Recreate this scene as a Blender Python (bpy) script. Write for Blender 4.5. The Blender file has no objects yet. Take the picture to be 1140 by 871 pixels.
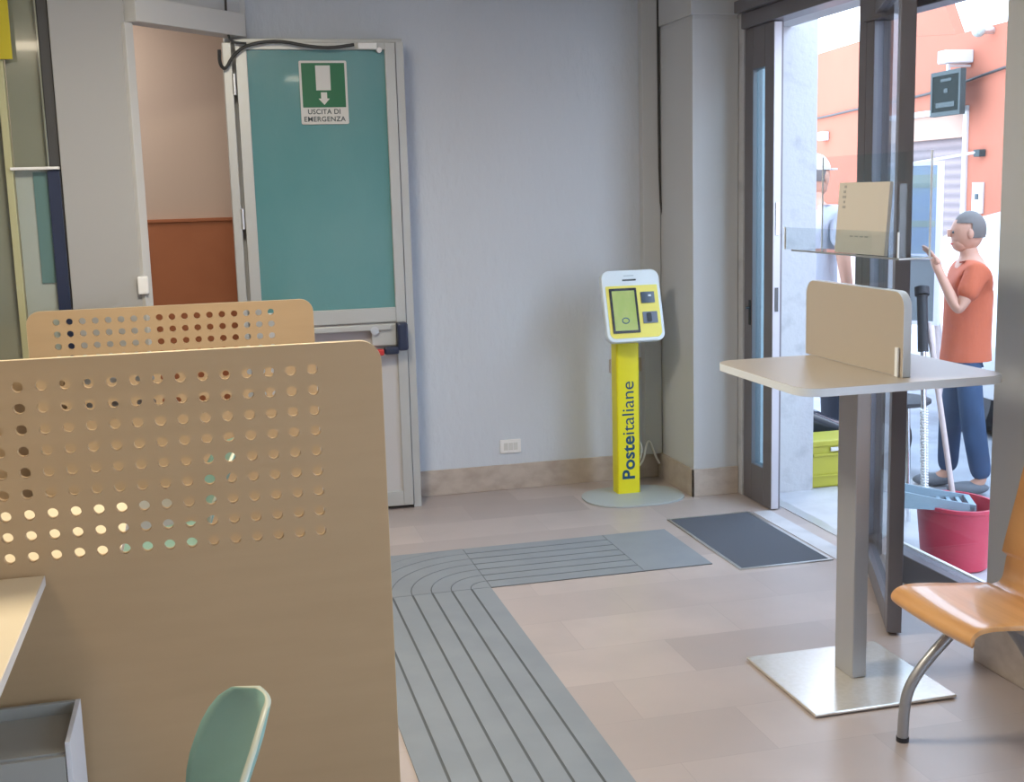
import bpy, bmesh, math, random
from mathutils import Matrix, Vector
random.seed(4)
sc = bpy.context.scene
COL = sc.collection
PI = math.pi

# ------------------------------------------------------------------ materials
def mat(name, col, rough=0.5, metal=0.0, noise=None, bump=None, spec=0.5, coat=0.0, alpha=None):
    m = bpy.data.materials.new(name); m.use_nodes = True
    nt = m.node_tree; b = nt.nodes['Principled BSDF']
    b.inputs['Base Color'].default_value = (*col, 1)
    b.inputs['Roughness'].default_value = rough
    b.inputs['Metallic'].default_value = metal
    b.inputs['Specular IOR Level'].default_value = spec
    b.inputs['Coat Weight'].default_value = coat
    tc = nt.nodes.new('ShaderNodeTexCoord')
    if noise:                                    # (scale xyz, second colour, low, high)
        sc_, c2, lo, hi = noise
        mp = nt.nodes.new('ShaderNodeMapping'); mp.inputs['Scale'].default_value = sc_
        nt.links.new(tc.outputs['Object'], mp.inputs[0])
        n = nt.nodes.new('ShaderNodeTexNoise'); n.inputs['Scale'].default_value = 1
        n.inputs['Detail'].default_value = 5
        nt.links.new(mp.outputs[0], n.inputs['Vector'])
        r = nt.nodes.new('ShaderNodeMapRange'); r.inputs['From Min'].default_value = lo; r.inputs['From Max'].default_value = hi
        nt.links.new(n.outputs['Fac'], r.inputs['Value'])
        mx = nt.nodes.new('ShaderNodeMix'); mx.data_type = 'RGBA'
        mx.inputs['A'].default_value = (*col, 1); mx.inputs['B'].default_value = (*c2, 1)
        nt.links.new(r.outputs[0], mx.inputs['Factor'])
        nt.links.new(mx.outputs['Result'], b.inputs['Base Color'])
    if bump:                                     # (scale xyz, strength, distance)
        s_, st, ds = bump
        mp = nt.nodes.new('ShaderNodeMapping'); mp.inputs['Scale'].default_value = s_
        nt.links.new(tc.outputs['Object'], mp.inputs[0])
        n = nt.nodes.new('ShaderNodeTexNoise'); n.inputs['Scale'].default_value = 1; n.inputs['Detail'].default_value = 4
        nt.links.new(mp.outputs[0], n.inputs['Vector'])
        bp_ = nt.nodes.new('ShaderNodeBump'); bp_.inputs['Strength'].default_value = st; bp_.inputs['Distance'].default_value = ds
        nt.links.new(n.outputs['Fac'], bp_.inputs['Height'])
        nt.links.new(bp_.outputs[0], b.inputs['Normal'])
    return m

def glass(name, tint=(1, 1, 1), rough=0.0, refl=1.0, ior=1.5):
    m = bpy.data.materials.new(name); m.use_nodes = True
    nt = m.node_tree; nt.nodes.clear()
    out = nt.nodes.new('ShaderNodeOutputMaterial'); mx = nt.nodes.new('ShaderNodeMixShader')
    t = nt.nodes.new('ShaderNodeBsdfTransparent'); t.inputs[0].default_value = (*tint, 1)
    g = nt.nodes.new('ShaderNodeBsdfGlossy'); g.inputs['Roughness'].default_value = rough
    # Schlick reflectance from the unsigned angle, so both faces of a pane behave alike
    ge = nt.nodes.new('ShaderNodeNewGeometry'); dt = nt.nodes.new('ShaderNodeVectorMath'); dt.operation = 'DOT_PRODUCT'
    nt.links.new(ge.outputs['Normal'], dt.inputs[0]); nt.links.new(ge.outputs['Incoming'], dt.inputs[1])
    def mth(op, a, b=None):
        n = nt.nodes.new('ShaderNodeMath'); n.operation = op
        for i, q in enumerate((a, b)):
            if q is None: continue
            if isinstance(q, (int, float)): n.inputs[i].default_value = q
            else: nt.links.new(q, n.inputs[i])
        return n.outputs[0]
    r0 = ((ior - 1) / (ior + 1)) ** 2
    f = mth('ADD', mth('MULTIPLY', mth('POWER', mth('SUBTRACT', 1.0, mth('ABSOLUTE', dt.outputs['Value'])), 5.0), 1 - r0), r0)
    nt.links.new(f, mx.inputs[0]); nt.links.new(t.outputs[0], mx.inputs[1]); nt.links.new(g.outputs[0], mx.inputs[2])
    nt.links.new(mx.outputs[0], out.inputs[0])
    return m

def tile_mat():
    m = bpy.data.materials.new('floor_tiles'); m.use_nodes = True
    nt = m.node_tree; b = nt.nodes['Principled BSDF']
    tc = nt.nodes.new('ShaderNodeTexCoord')
    br = nt.nodes.new('ShaderNodeTexBrick')
    br.inputs['Scale'].default_value = 1; br.inputs['Brick Width'].default_value = 0.62; br.inputs['Row Height'].default_value = 0.31
    br.inputs['Mortar Size'].default_value = 0.0016; br.inputs['Mortar Smooth'].default_value = 1
    br.inputs['Color1'].default_value = (0.50, 0.425, 0.395, 1); br.inputs['Color2'].default_value = (0.37, 0.31, 0.29, 1)
    br.inputs['Mortar'].default_value = (0.33, 0.28, 0.265, 1); br.inputs['Bias'].default_value = -0.1
    nt.links.new(tc.outputs['Object'], br.inputs['Vector'])
    n = nt.nodes.new('ShaderNodeTexNoise'); n.inputs['Scale'].default_value = 3.2; n.inputs['Detail'].default_value = 6
    nt.links.new(tc.outputs['Object'], n.inputs['Vector'])
    r = nt.nodes.new('ShaderNodeMapRange'); r.inputs['From Min'].default_value = .35; r.inputs['From Max'].default_value = .68
    r.inputs['To Min'].default_value = 0.0; r.inputs['To Max'].default_value = 0.5
    nt.links.new(n.outputs['Fac'], r.inputs['Value'])
    mx = nt.nodes.new('ShaderNodeMix'); mx.data_type = 'RGBA'
    nt.links.new(br.outputs['Color'], mx.inputs['A']); mx.inputs['B'].default_value = (0.37, 0.325, 0.31, 1)
    nt.links.new(r.outputs[0], mx.inputs['Factor']); nt.links.new(mx.outputs['Result'], b.inputs['Base Color'])
    b.inputs['Roughness'].default_value = 0.34
    r2 = nt.nodes.new('ShaderNodeMapRange'); r2.inputs['To Min'].default_value = .26; r2.inputs['To Max'].default_value = .42
    nt.links.new(n.outputs['Fac'], r2.inputs['Value']); nt.links.new(r2.outputs[0], b.inputs['Roughness'])
    return m

def slat_mat(name, c1, c2, pitch):
    m = bpy.data.materials.new(name); m.use_nodes = True
    nt = m.node_tree; b = nt.nodes['Principled BSDF']; b.inputs['Roughness'].default_value = .5
    tc = nt.nodes.new('ShaderNodeTexCoord'); w = nt.nodes.new('ShaderNodeTexWave'); w.bands_direction = 'Z'
    w.inputs['Scale'].default_value = 0.314 / pitch
    nt.links.new(tc.outputs['Object'], w.inputs['Vector'])
    mx = nt.nodes.new('ShaderNodeMix'); mx.data_type = 'RGBA'
    mx.inputs['A'].default_value = (*c1, 1); mx.inputs['B'].default_value = (*c2, 1)
    nt.links.new(w.outputs['Fac'], mx.inputs['Factor']); nt.links.new(mx.outputs['Result'], b.inputs['Base Color'])
    return m

M = {}
M['wall'] = mat('blue_grey_plaster', (0.57, 0.61, 0.67), .75, bump=((26, 26, 11), .55, .012))
M['wall_smooth'] = mat('smooth_grey_plaster', (0.51, 0.52, 0.53), .8, bump=((8, 8, 8), .15, .004))
M['column_dimmed'] = mat('dimmed_column_plaster', (0.36, 0.36, 0.36), .8, bump=((8, 8, 8), .15, .004))  # smooth plaster darkened to offset the lamp light falling on the column
M['jamb'] = mat('off_white_door_jamb', (0.55, 0.55, 0.54), .5)
M['marble'] = mat('beige_marble_skirting', (0.50, 0.43, 0.37), .35, noise=((9, 9, 14), (0.38, 0.31, 0.26), .4, .7))
M['ceiling'] = mat('white_ceiling', (0.72, 0.71, 0.68), .9)
M['floor'] = tile_mat()
M['tactile'] = mat('grey_tactile_rubber', (0.225, 0.25, 0.275), .5, noise=((5, 5, 5), (0.245, 0.27, 0.295), .4, .6))
M['groove'] = mat('dark_groove_rubber', (0.09, 0.10, 0.11), .7)
M['post_dark'] = mat('dark_counter_post', (0.045, 0.045, 0.048), .5)
M['carpet'] = mat('dark_blue_grey_carpet', (0.085, 0.095, 0.115), .95, bump=((400, 400, 400), .6, .003))
M['alu'] = mat('brushed_aluminium', (0.62, 0.63, 0.63), .35, .85)
M['alu_frame'] = mat('pale_anodised_frame', (0.50, 0.51, 0.50), .4, .3)
M['dark_frame'] = mat('dark_grey_door_frame', (0.165, 0.155, 0.17), .4, .2)
M['frame_edge'] = mat('lit_door_edge', (0.50, 0.50, 0.55), .4, .3)  # daylight on the dark frame's edge put into a paler colour
M['teal'] = mat('teal_glazing', (0.10, 0.27, 0.285), .16, coat=.4, noise=((1.2, 1, .9), (0.14, 0.31, 0.32), .35, .65), bump=((22, 22, 9), .12, .01))
M['door_panel'] = mat('light_grey_door_panel', (0.52, 0.51, 0.51), .5)
M['beech'] = mat('pale_beech_laminate', (0.42, 0.285, 0.155), .5, noise=((3, 3, 22), (0.40, 0.27, 0.145), .35, .7))
M['beech_edge'] = mat('beech_panel_edge', (0.56, 0.44, 0.28), .5)
M['desk'] = mat('cream_desk_laminate', (0.64, 0.54, 0.38), .45)
M['desk_edge'] = mat('pale_desk_edge', (0.62, 0.58, 0.54), .5)
M['cab'] = mat('white_cabinet_laminate', (0.66, 0.66, 0.68), .5)
M['cab_grey'] = mat('grey_green_shaded_laminate', (0.34, 0.34, 0.31), .6)  # grey-green front colour; also paints the shade on the sunken top
M['mint'] = mat('mint_green_plastic', (0.20, 0.35, 0.30), .38)
M['mint_rim_lit'] = mat('mint_rim_highlight', (0.50, 0.52, 0.41), .4)  # light caught by the shell's rim painted as a paler colour
M['chair_metal'] = mat('grey_chair_tube', (0.36, 0.36, 0.37), .38, .6)
M['ply'] = mat('orange_beech_plywood', (0.72, 0.38, 0.15), .28, coat=.25, noise=((30, 2.2, 2.2), (0.60, 0.29, 0.10), .4, .7))
M['black_rubber'] = mat('black_rubber', (0.02, 0.02, 0.025), .6)
M['white_plastic'] = mat('white_plastic', (0.80, 0.80, 0.80), .4)
M['kiosk_white'] = mat('kiosk_pale_blue_white', (0.72, 0.82, 0.88), .3)
M['yellow'] = mat('bright_yellow_lacquer', (0.82, 0.76, 0.015), .35)
M['yellow_face'] = mat('kiosk_yellow_face', (0.86, 0.78, 0.13), .35)
M['board_pale'] = mat('grey_kiosk_base', (0.42, 0.46, 0.46), .4)
M['navy'] = mat('navy_blue_print', (0.005, 0.07, 0.16), .5)
M['screen_green'] = mat('kiosk_screen_green', (0.36, 0.50, 0.10), .15, noise=((9, 9, 4), (0.48, 0.56, 0.16), .4, .6))
M['black_gloss'] = mat('black_gloss_plastic', (0.015, 0.016, 0.02), .15)
M['slate_gloss'] = mat('slate_reader_window', (0.05, 0.08, 0.12), .12)
M['slate_blue'] = mat('slate_reader_pad', (0.12, 0.15, 0.22), .3)
M['sign_green'] = mat('safety_green', (0.004, 0.13, 0.05), .45)
M['sign_white'] = mat('sign_off_white', (0.62, 0.62, 0.60), .5)
M['print_dark'] = mat('dark_print', (0.03, 0.05, 0.06), .6)
M['red_plastic'] = mat('red_plastic', (0.55, 0.03, 0.03), .4)
M['panic_black'] = mat('blue_black_panic_end', (0.02, 0.03, 0.07), .35)
M['cable'] = mat('dark_cable', (0.03, 0.03, 0.03), .5)
M['white_cable'] = mat('pale_cable', (0.8, 0.8, 0.76), .5)
M['laminate'] = mat('grey_beige_laminate', (0.45, 0.39, 0.32), .33)
M['lam_edge'] = mat('daylit_laminate_edge', (0.66, 0.70, 0.74), .45)  # bluish daylight on the table edges painted into this pale tone
M['table_metal'] = mat('satin_silver_metal', (0.74, 0.70, 0.64), .22, .55, noise=((60, 60, 3), (0.78, 0.74, 0.68), .4, .6))
M['column_metal'] = mat('satin_grey_column', (0.45, 0.46, 0.48), .38, .5)
M['acrylic'] = glass('clear_acrylic', (.93, .95, .96), ior=1.38)
M['acrylic_edge'] = mat('acrylic_lit_edge', (0.85, 0.88, 0.9), .2)  # light shining in the clear edges painted as an opaque pale colour
M['acrylic_dark'] = mat('acrylic_shaded_edge', (0.22, 0.24, 0.26), .3)  # shaded copy of the same clear edge, darkness put into the colour
M['paper'] = mat('cream_leaflet_paper', (0.55, 0.51, 0.45), .8)
M['paper_print'] = mat('grey_leaflet_print', (0.33, 0.32, 0.30), .8)
M['glass'] = glass('window_glass', (.95, .97, .98), ior=1.45)
M['leaf_glass'] = glass('door_leaf_glass', (.86, .89, .92), ior=1.5)
M['blue_glass'] = glass('pale_blue_door_glass', (.80, .95, .98), ior=1.45)
M['reveal'] = mat('rough_white_render', (0.50, 0.51, 0.53), .85, noise=((7, 7, 9), (0.41, 0.42, 0.44), .55, .72), bump=((40, 40, 40), .3, .01))
M['pave'] = mat('pale_marble_threshold', (0.52, 0.52, 0.54), .5, noise=((5, 5, 5), (0.42, 0.42, 0.44), .45, .7))
M['street'] = mat('grey_street_paving', (0.30, 0.31, 0.34), .8, noise=((4, 4, 4), (0.24, 0.25, 0.28), .4, .65))
M['orange_wall'] = mat('salmon_orange_render', (0.40, 0.132, 0.078), .9, noise=((1.2, 1.2, 1.2), (0.38, 0.123, 0.072), .4, .65))
M['pink_wall'] = mat('pale_pink_plinth', (0.62, 0.46, 0.44), .9)
M['white_trim'] = mat('white_stone_trim', (0.58, 0.56, 0.55), .7)
M['cream_box'] = mat('cream_shutter_box', (0.40, 0.25, 0.18), .6)
M['shutter'] = slat_mat('lilac_brown_shutter', (0.26, 0.195, 0.195), (0.15, 0.11, 0.115), .085)
M['sign_dark'] = mat('dark_green_grey_sign', (0.012, 0.017, 0.015), .8, spec=.1)
M['sign_grey'] = mat('grey_sign_print', (0.04, 0.055, 0.055), .8)
M['brown_wood'] = mat('red_brown_panelling', (0.40, 0.14, 0.06), .55, noise=((2, 2, 2), (0.36, 0.12, 0.05), .4, .6))
M['cream_wall'] = mat('pinkish_cream_plaster', (0.56, 0.45, 0.39), .9)
M['olive_glass'] = mat('olive_reflection_glazing', (0.22, 0.23, 0.18), .12, coat=.5)  # olive-grey reflection in the panes painted as an opaque colour
M['pale_glass'] = mat('pale_green_grey_glazing', (0.36, 0.40, 0.37), .15, coat=.4)
M['teal_strip'] = mat('muted_teal_strip', (0.11, 0.20, 0.20), .3)
M['lit_frame'] = mat('yellow_lit_frame', (0.42, 0.41, 0.24), .4)  # pale frame strip with its yellowish light put into the colour
M['sign_yellow'] = mat('mustard_yellow_sign', (0.48, 0.40, 0.01), .5)
M['pink_bucket'] = mat('raspberry_red_plastic', (0.54, 0.04, 0.075), .4)
M['wringer'] = mat('blue_grey_plastic', (0.26, 0.36, 0.43), .4)
M['chrome'] = mat('chrome', (0.75, 0.77, 0.8), .12, 1)
M['teal_plastic'] = mat('teal_plastic', (0.08, 0.42, 0.46), .4)
M['pole_pale'] = mat('pale_wooden_handle', (0.62, 0.50, 0.48), .5)
M['lime'] = mat('lime_yellow_plastic', (0.40, 0.38, 0.035), .45)
M['scooter'] = mat('dark_scooter_paint', (0.03, 0.035, 0.05), .25, coat=.5)
M['car_white'] = mat('white_car_paint', (0.6, 0.61, 0.62), .25, coat=.5)
M['car_glass'] = mat('dark_car_glass', (0.03, 0.04, 0.05), .08)
M['skin'] = mat('skin', (0.55, 0.29, 0.20), .55)
M['hair'] = mat('short_grey_hair', (0.16, 0.14, 0.13), .8)
M['orange_shirt'] = mat('orange_tshirt', (0.52, 0.12, 0.055), .85, bump=((9, 9, 5), .5, .03))
M['white_shirt'] = mat('white_tshirt', (0.50, 0.50, 0.56), .85, bump=((9, 9, 5), .5, .03))
M['jeans'] = mat('blue_jeans', (0.028, 0.055, 0.115), .85, noise=((7, 7, 4), (0.045, 0.085, 0.17), .4, .65))
M['dark_trousers'] = mat('dark_trousers', (0.03, 0.035, 0.05), .85)
M['shoe'] = mat('grey_shoe', (0.12, 0.13, 0.15), .6)
M['poster_blue'] = mat('blue_poster', (0.26, 0.33, 0.43), .35, noise=((1, 1, 5), (0.28, 0.35, 0.40), .45, .6))
M['poster_green'] = mat('green_poster_band', (0.29, 0.34, 0.30), .4)
M['board_grey'] = mat('grey_board_panel', (0.17, 0.19, 0.20), .4)
M['lilac_frame'] = mat('lilac_white_frame', (0.72, 0.70, 0.80), .4)
M['lamp_glow'] = bpy.data.materials.new('lamp_diffuser'); M['lamp_glow'].use_nodes = True
_b = M['lamp_glow'].node_tree.nodes['Principled BSDF']; _b.inputs['Emission Color'].default_value = (1, .86, .62, 1); _b.inputs['Emission Strength'].default_value = 3

# ------------------------------------------------------------------ helpers
def wloc(o):
    v = Vector((0, 0, 0))
    while o is not None:
        v += o.location; o = o.parent
    return v

def finish(name, me, mats, parent=None, smooth=False, kind=None):
    """links a mesh whose vertices are in world coordinates"""
    if not isinstance(mats, (list, tuple)): mats = [mats]
    for m in mats: me.materials.append(M[m])
    if parent is not None: me.transform(Matrix.Translation(-wloc(parent)))
    if smooth:
        for p in me.polygons: p.use_smooth = True
        try: me.set_sharp_from_angle(angle=R(40))
        except Exception: pass
    o = bpy.data.objects.new(name, me); COL.objects.link(o)
    o.parent = parent
    if kind: o['kind'] = kind
    return o

def R(a): return math.radians(a)

class MB:
    def __init__(s): s.bm = bmesh.new(); s.mi = 0
    def _mark(s, faces):
        for f in faces: f.material_index = s.mi
    def geom(s, bm2, mtx=None):
        if mtx is not None: bmesh.ops.transform(bm2, matrix=mtx, verts=bm2.verts)
        for f in bm2.faces: f.material_index = s.mi
        me = bpy.data.meshes.new('t'); bm2.to_mesh(me); bm2.free()
        s.bm.from_mesh(me); bpy.data.meshes.remove(me); return s
    def mesh(s, me, mtx=None):
        b = bmesh.new(); b.from_mesh(me); bpy.data.meshes.remove(me); return s.geom(b, mtx)
    def box(s, a, b, bev=0, seg=2, mtx=None):
        t = bmesh.new(); bmesh.ops.create_cube(t, size=1)
        c = [(a[i] + b[i]) / 2 for i in range(3)]; d = [abs(b[i] - a[i]) for i in range(3)]
        for v in t.verts: v.co = Vector([c[i] + v.co[i] * d[i] for i in range(3)])
        if bev: bmesh.ops.bevel(t, geom=t.edges[:], offset=min(bev, min(d) * .49), segments=seg, affect='EDGES', profile=.5)
        return s.geom(t, mtx)
    def cyl(s, p, q, r, r2=None, n=24, cap=True):
        p, q = Vector(p), Vector(q); t = bmesh.new()
        bmesh.ops.create_cone(t, cap_ends=cap, segments=n, radius1=r, radius2=r if r2 is None else r2, depth=(q - p).length)
        m = Matrix.Translation((p + q) / 2) @ (q - p).to_track_quat('Z', 'Y').to_matrix().to_4x4()
        return s.geom(t, m)
    def sph(s, c, r, sc_=(1, 1, 1), n=20, mtx=None):
        t = bmesh.new(); bmesh.ops.create_uvsphere(t, u_segments=n, v_segments=n // 2 + 2, radius=r)
        m = Matrix.Translation(c) @ (mtx or Matrix()) @ Matrix.Diagonal((*sc_, 1))
        return s.geom(t, m)
    def lathe(s, prof, c=(0, 0, 0), n=40, sx=1, sy=1):
        t = bmesh.new(); rings = []
        for r, z in prof:
            rings.append([t.verts.new((c[0] + r * sx * math.cos(2 * PI * k / n), c[1] + r * sy * math.sin(2 * PI * k / n), c[2] + z)) for k in range(n)])
        for a, b in zip(rings, rings[1:]):
            for k in range(n): t.faces.new((a[k], a[(k + 1) % n], b[(k + 1) % n], b[k]))
        bmesh.ops.remove_doubles(t, verts=t.verts, dist=1e-6)
        bmesh.ops.recalc_face_normals(t, faces=t.faces)
        return s.geom(t)
    def tube(s, pts, r, n=10, smooth=0):
        pts = [Vector(p) for p in pts]
        for _ in range(smooth):
            q = [pts[0]]
            for a, b in zip(pts, pts[1:]): q += [a * .75 + b * .25, a * .25 + b * .75]
            pts = q + [pts[-1]]
        t = bmesh.new(); rings = []; up = None
        for i, p in enumerate(pts):
            d = (pts[min(i + 1, len(pts) - 1)] - pts[max(i - 1, 0)]).normalized()
            if up is None: up = d.orthogonal().normalized()
            up = (up - d * up.dot(d)).normalized(); w = d.cross(up)
            rings.append([t.verts.new(p + (up * math.cos(2 * PI * k / n) + w * math.sin(2 * PI * k / n)) * r) for k in range(n)])
        for a, b in zip(rings, rings[1:]):
            for k in range(n): t.faces.new((a[k], a[(k + 1) % n], b[(k + 1) % n], b[k]))
        t.faces.new(rings[0]); t.faces.new(rings[-1])
        bmesh.ops.recalc_face_normals(t, faces=t.faces)
        return s.geom(t)
    def prism(s, poly, axis, a, b, bev=0):
        """poly: 2-D outline in the plane across axis ('x': (y,z), 'y': (x,z), 'z': (x,y)), extruded from a to b"""
        t = bmesh.new()
        def P(u, v, w): return {'x': (w, u, v), 'y': (u, w, v), 'z': (u, v, w)}[axis]
        lo = [t.verts.new(P(u, v, a)) for u, v in poly]; hi = [t.verts.new(P(u, v, b)) for u, v in poly]
        t.faces.new(lo); t.faces.new(hi[::-1]); n = len(poly)
        for k in range(n): t.faces.new((lo[k], lo[(k + 1) % n], hi[(k + 1) % n], hi[k]))
        bmesh.ops.recalc_face_normals(t, faces=t.faces)
        if bev: bmesh.ops.bevel(t, geom=t.edges[:], offset=bev, segments=2, affect='EDGES', profile=.5)
        return s.geom(t)
    def build(s, name, mats, parent=None, smooth=False, kind=None):
        me = bpy.data.meshes.new(name); s.bm.to_mesh(me); s.bm.free()
        return finish(name, me, mats, parent, smooth, kind)

def rrect(x0, y0, x1, y1, r, n=8):
    if not isinstance(r, (list, tuple)): r = (r,) * 4
    pts = []
    for (cx, cy, a0), q in zip(((x1, y1, 0), (x0, y1, 90), (x0, y0, 180), (x1, y0, 270)), r):
        sx = -1 if cx == x1 else 1; sy = -1 if cy == y1 else 1
        if q <= 0: pts.append((cx, cy)); continue
        for k in range(n + 1):
            a = R(a0 + 90 * k / n); pts.append((cx + sx * q + q * math.cos(a), cy + sy * q + q * math.sin(a)))
    return pts

def curve_mesh(loops, depth, bevel=0.0):
    """filled 2-D outline with holes, thickness = depth centred on z=0"""
    cu = bpy.data.curves.new('c', 'CURVE'); cu.dimensions = '2D'; cu.fill_mode = 'BOTH'
    cu.extrude = depth / 2 - bevel; cu.bevel_depth = bevel; cu.bevel_resolution = 1
    if bevel: cu.offset = -bevel
    for lp in loops:
        sp = cu.splines.new('POLY'); sp.points.add(len(lp) - 1); sp.use_cyclic_u = True
        for p, (x, y) in zip(sp.points, lp): p.co = (x, y, 0, 1)
    o = bpy.data.objects.new('c', cu); COL.objects.link(o)
    dg = bpy.context.evaluated_depsgraph_get(); me = bpy.data.meshes.new_from_object(o.evaluated_get(dg))
    bpy.data.objects.remove(o); bpy.data.curves.remove(cu); return me

def text_mesh(txt, size, depth=.0006, weight=0.0, width=None, spacing=1.0):
    cu = bpy.data.curves.new('t', 'FONT'); cu.body = txt; cu.size = size; cu.extrude = depth; cu.offset = weight
    cu.space_character = spacing; cu.align_x = 'LEFT'
    o = bpy.data.objects.new('t', cu); COL.objects.link(o)
    dg = bpy.context.evaluated_depsgraph_get(); me = bpy.data.meshes.new_from_object(o.evaluated_get(dg))
    bpy.data.objects.remove(o); bpy.data.curves.remove(cu)
    xs = [v.co.x for v in me.vertices]; w = max(xs) - min(xs); x0 = min(xs)
    k = (width / w) if width else 1
    for v in me.vertices: v.co.x = (v.co.x - x0) * k
    return me, (width or w)

def thing(name, label, cat, loc=(0, 0, 0), group=None, kind=None):
    o = bpy.data.objects.new(name, None); COL.objects.link(o); o.location = loc; o.empty_display_size = .1
    o['label'] = label; o['category'] = cat
    if group: o['group'] = group
    if kind: o['kind'] = kind
    return o
def tag(o, label, cat, group=None, kind=None):
    o['label'] = label; o['category'] = cat
    if group: o['group'] = group
    if kind: o['kind'] = kind
    return o
def frame_y(x, y, z):          # plane facing -y: local (u,v,w) -> world (x+u, y-w, z+v)
    return Matrix(((1, 0, 0, x), (0, 0, -1, y), (0, 1, 0, z), (0, 0, 0, 1)))
def frame_negx(x, y, z):       # plane facing -x seen from the room: u -> -y, v -> z, w -> -x
    return Matrix(((0, 0, -1, x), (-1, 0, 0, y), (0, 1, 0, z), (0, 0, 0, 1)))

# ------------------------------------------------------------------ camera
f_px, pitch, roll, yaw = 1354.9, .16278, .02787, .24251
F = Vector((math.sin(yaw) * math.cos(pitch), math.cos(yaw) * math.cos(pitch), -math.sin(pitch)))
rr = Vector((math.cos(yaw), -math.sin(yaw), 0)); dd = F.cross(rr)
RX = rr * math.cos(roll) + dd * math.sin(roll); DN = -rr * math.sin(roll) + dd * math.cos(roll)
cam = bpy.data.cameras.new('camera'); co = bpy.data.objects.new('camera', cam); COL.objects.link(co)
mw = Matrix((RX, -DN, -F)).transposed().to_4x4(); mw.translation = (0, 0, 1.65); co.matrix_world = mw
cam.sensor_width = 36; cam.lens = f_px / 1140 * 36; cam.clip_start = .05; sc.camera = co
EYE = Vector((0, 0, 1.65))
def far(p, k=1.2): return EYE + (Vector(p) - EYE) * k

# ------------------------------------------------------------------ setting
H = 2.9                                                   # ceiling height
XR, XL, YB, YF = 2.75, -2.6, 6.47, -2.5
MB().box((XL, YF, -.1), (2.86, YB + .12, 0)).build('floor', 'floor', kind='structure')
MB().box((XL, YF, H), (3.13, 8.0, H + .1)).build('ceiling', 'ceiling', kind='structure')
MB().box((XL - .12, YF - .12, 0), (3.13, YF, H)).build('wall_front', 'wall_smooth', kind='structure')
MB().box((XL - .12, YF, 0), (XL, 8.0, H)).build('wall_left', 'wall_smooth', kind='structure')
# back wall, corner casing and column, all standing on the marble skirting line
MB().box((.27, YB, 0), (3.13, YB + .12, H)).build('wall_back', 'wall', kind='structure')
MB().box((2.36, 6.41, .145), (2.462, YB - .001, H), .004).build('trim_1', 'wall_smooth', kind='structure')
MB().box((2.465, 5.955, 0), (2.72, YB - .001, 2.49), .004).box((2.455, 5.945, 2.505), (2.72, YB - .001, H - .001), .004).box((2.47, 5.96, 2.488), (2.715, YB - .002, 2.507)).build('wall_column', 'wall_smooth', kind='structure')
MB().box((1.03, YB - .014, 0), (2.46, YB - .0005, .143), .003).build('baseboard_back', 'marble', kind='structure')
MB().box((2.452, 5.942, 0), (2.464, YB - .016, .15), .002).box((2.452, 5.942, 0), (2.718, 5.954, .15), .002).build('baseboard_column', 'marble', kind='structure')
# outer wall beside the entrance (the white reveal) and what stands behind it
MB().box((2.785, 5.885, -.02), (3.13, YB, H)).box((2.722, 5.90, 0), (2.785, YB, H)).build('wall_entrance', 'reveal', kind='structure')
# pillar and its skirting, then the wall line toward the camera with a window
MB().box((2.52, 2.35, 0), (3.02, 3.50, H), .006).build('wall_pillar', 'wall_smooth', kind='structure')
MB().box((2.49, 2.33, 0), (2.518, 3.516, .27), .004).box((2.52, 3.502, 0), (2.70, 3.516, .27), .004).build('baseboard_pillar', 'marble', kind='structure')
MB().box((2.72, -2.5, 0), (3.02, 2.34, .12)).box((2.72, -2.5, 2.45), (3.02, 2.34, H)).box((2.72, -2.5, .12), (3.02, -2.2, 2.45)).build('wall_right', 'wall_smooth', kind='structure')
w = MB().box((2.83, -2.2, .12), (2.89, 2.34, .18)).box((2.83, -2.2, 2.39), (2.89, 2.34, 2.45))
for y in (-2.2, .1, 2.28): w.box((2.83, y, .18), (2.89, y + .06, 2.39))
win = w.build('window_2', 'dark_frame', kind='structure')
MB().box((2.856, -2.14, .18), (2.862, 2.28, 2.39)).build('pane', 'glass', win)
MB().box((2.72, 3.52, 2.44), (2.98, 5.90, H)).build('wall_over_entrance', 'wall_smooth', kind='structure')

# entrance: header, jambs
hd = MB().box((2.70, 4.70, 2.425), (2.80, 5.885, 2.50), .004).box((2.66, 4.66, 2.50), (2.80, 5.885, 2.56), .006).box((2.70, 3.52, 2.30), (2.80, 4.70, 2.437), .004)
hd.build('trim_2', 'dark_frame', kind='structure')
po = MB().box((2.72, 4.70, .002), (2.80, 4.76, 2.424), .003); po.build('trim_3', 'dark_frame', kind='structure')
wf = MB().box((2.72, 3.52, .002), (2.80, 4.699, .12), .004).box((2.72, 3.52, .12), (2.80, 3.58, 2.30), .004).box((2.72, 4.64, .12), (2.80, 4.699, 2.30), .004)
wfo = wf.build('window_1', 'dark_frame', kind='structure')
MB().box((2.756, 3.58, .12), (2.764, 4.64, 2.30)).build('pane', 'glass', wfo)
MB().box((2.80, 3.52, .10), (2.815, 4.69, .125)).build('sill_bead', 'white_plastic', wfo)

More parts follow.
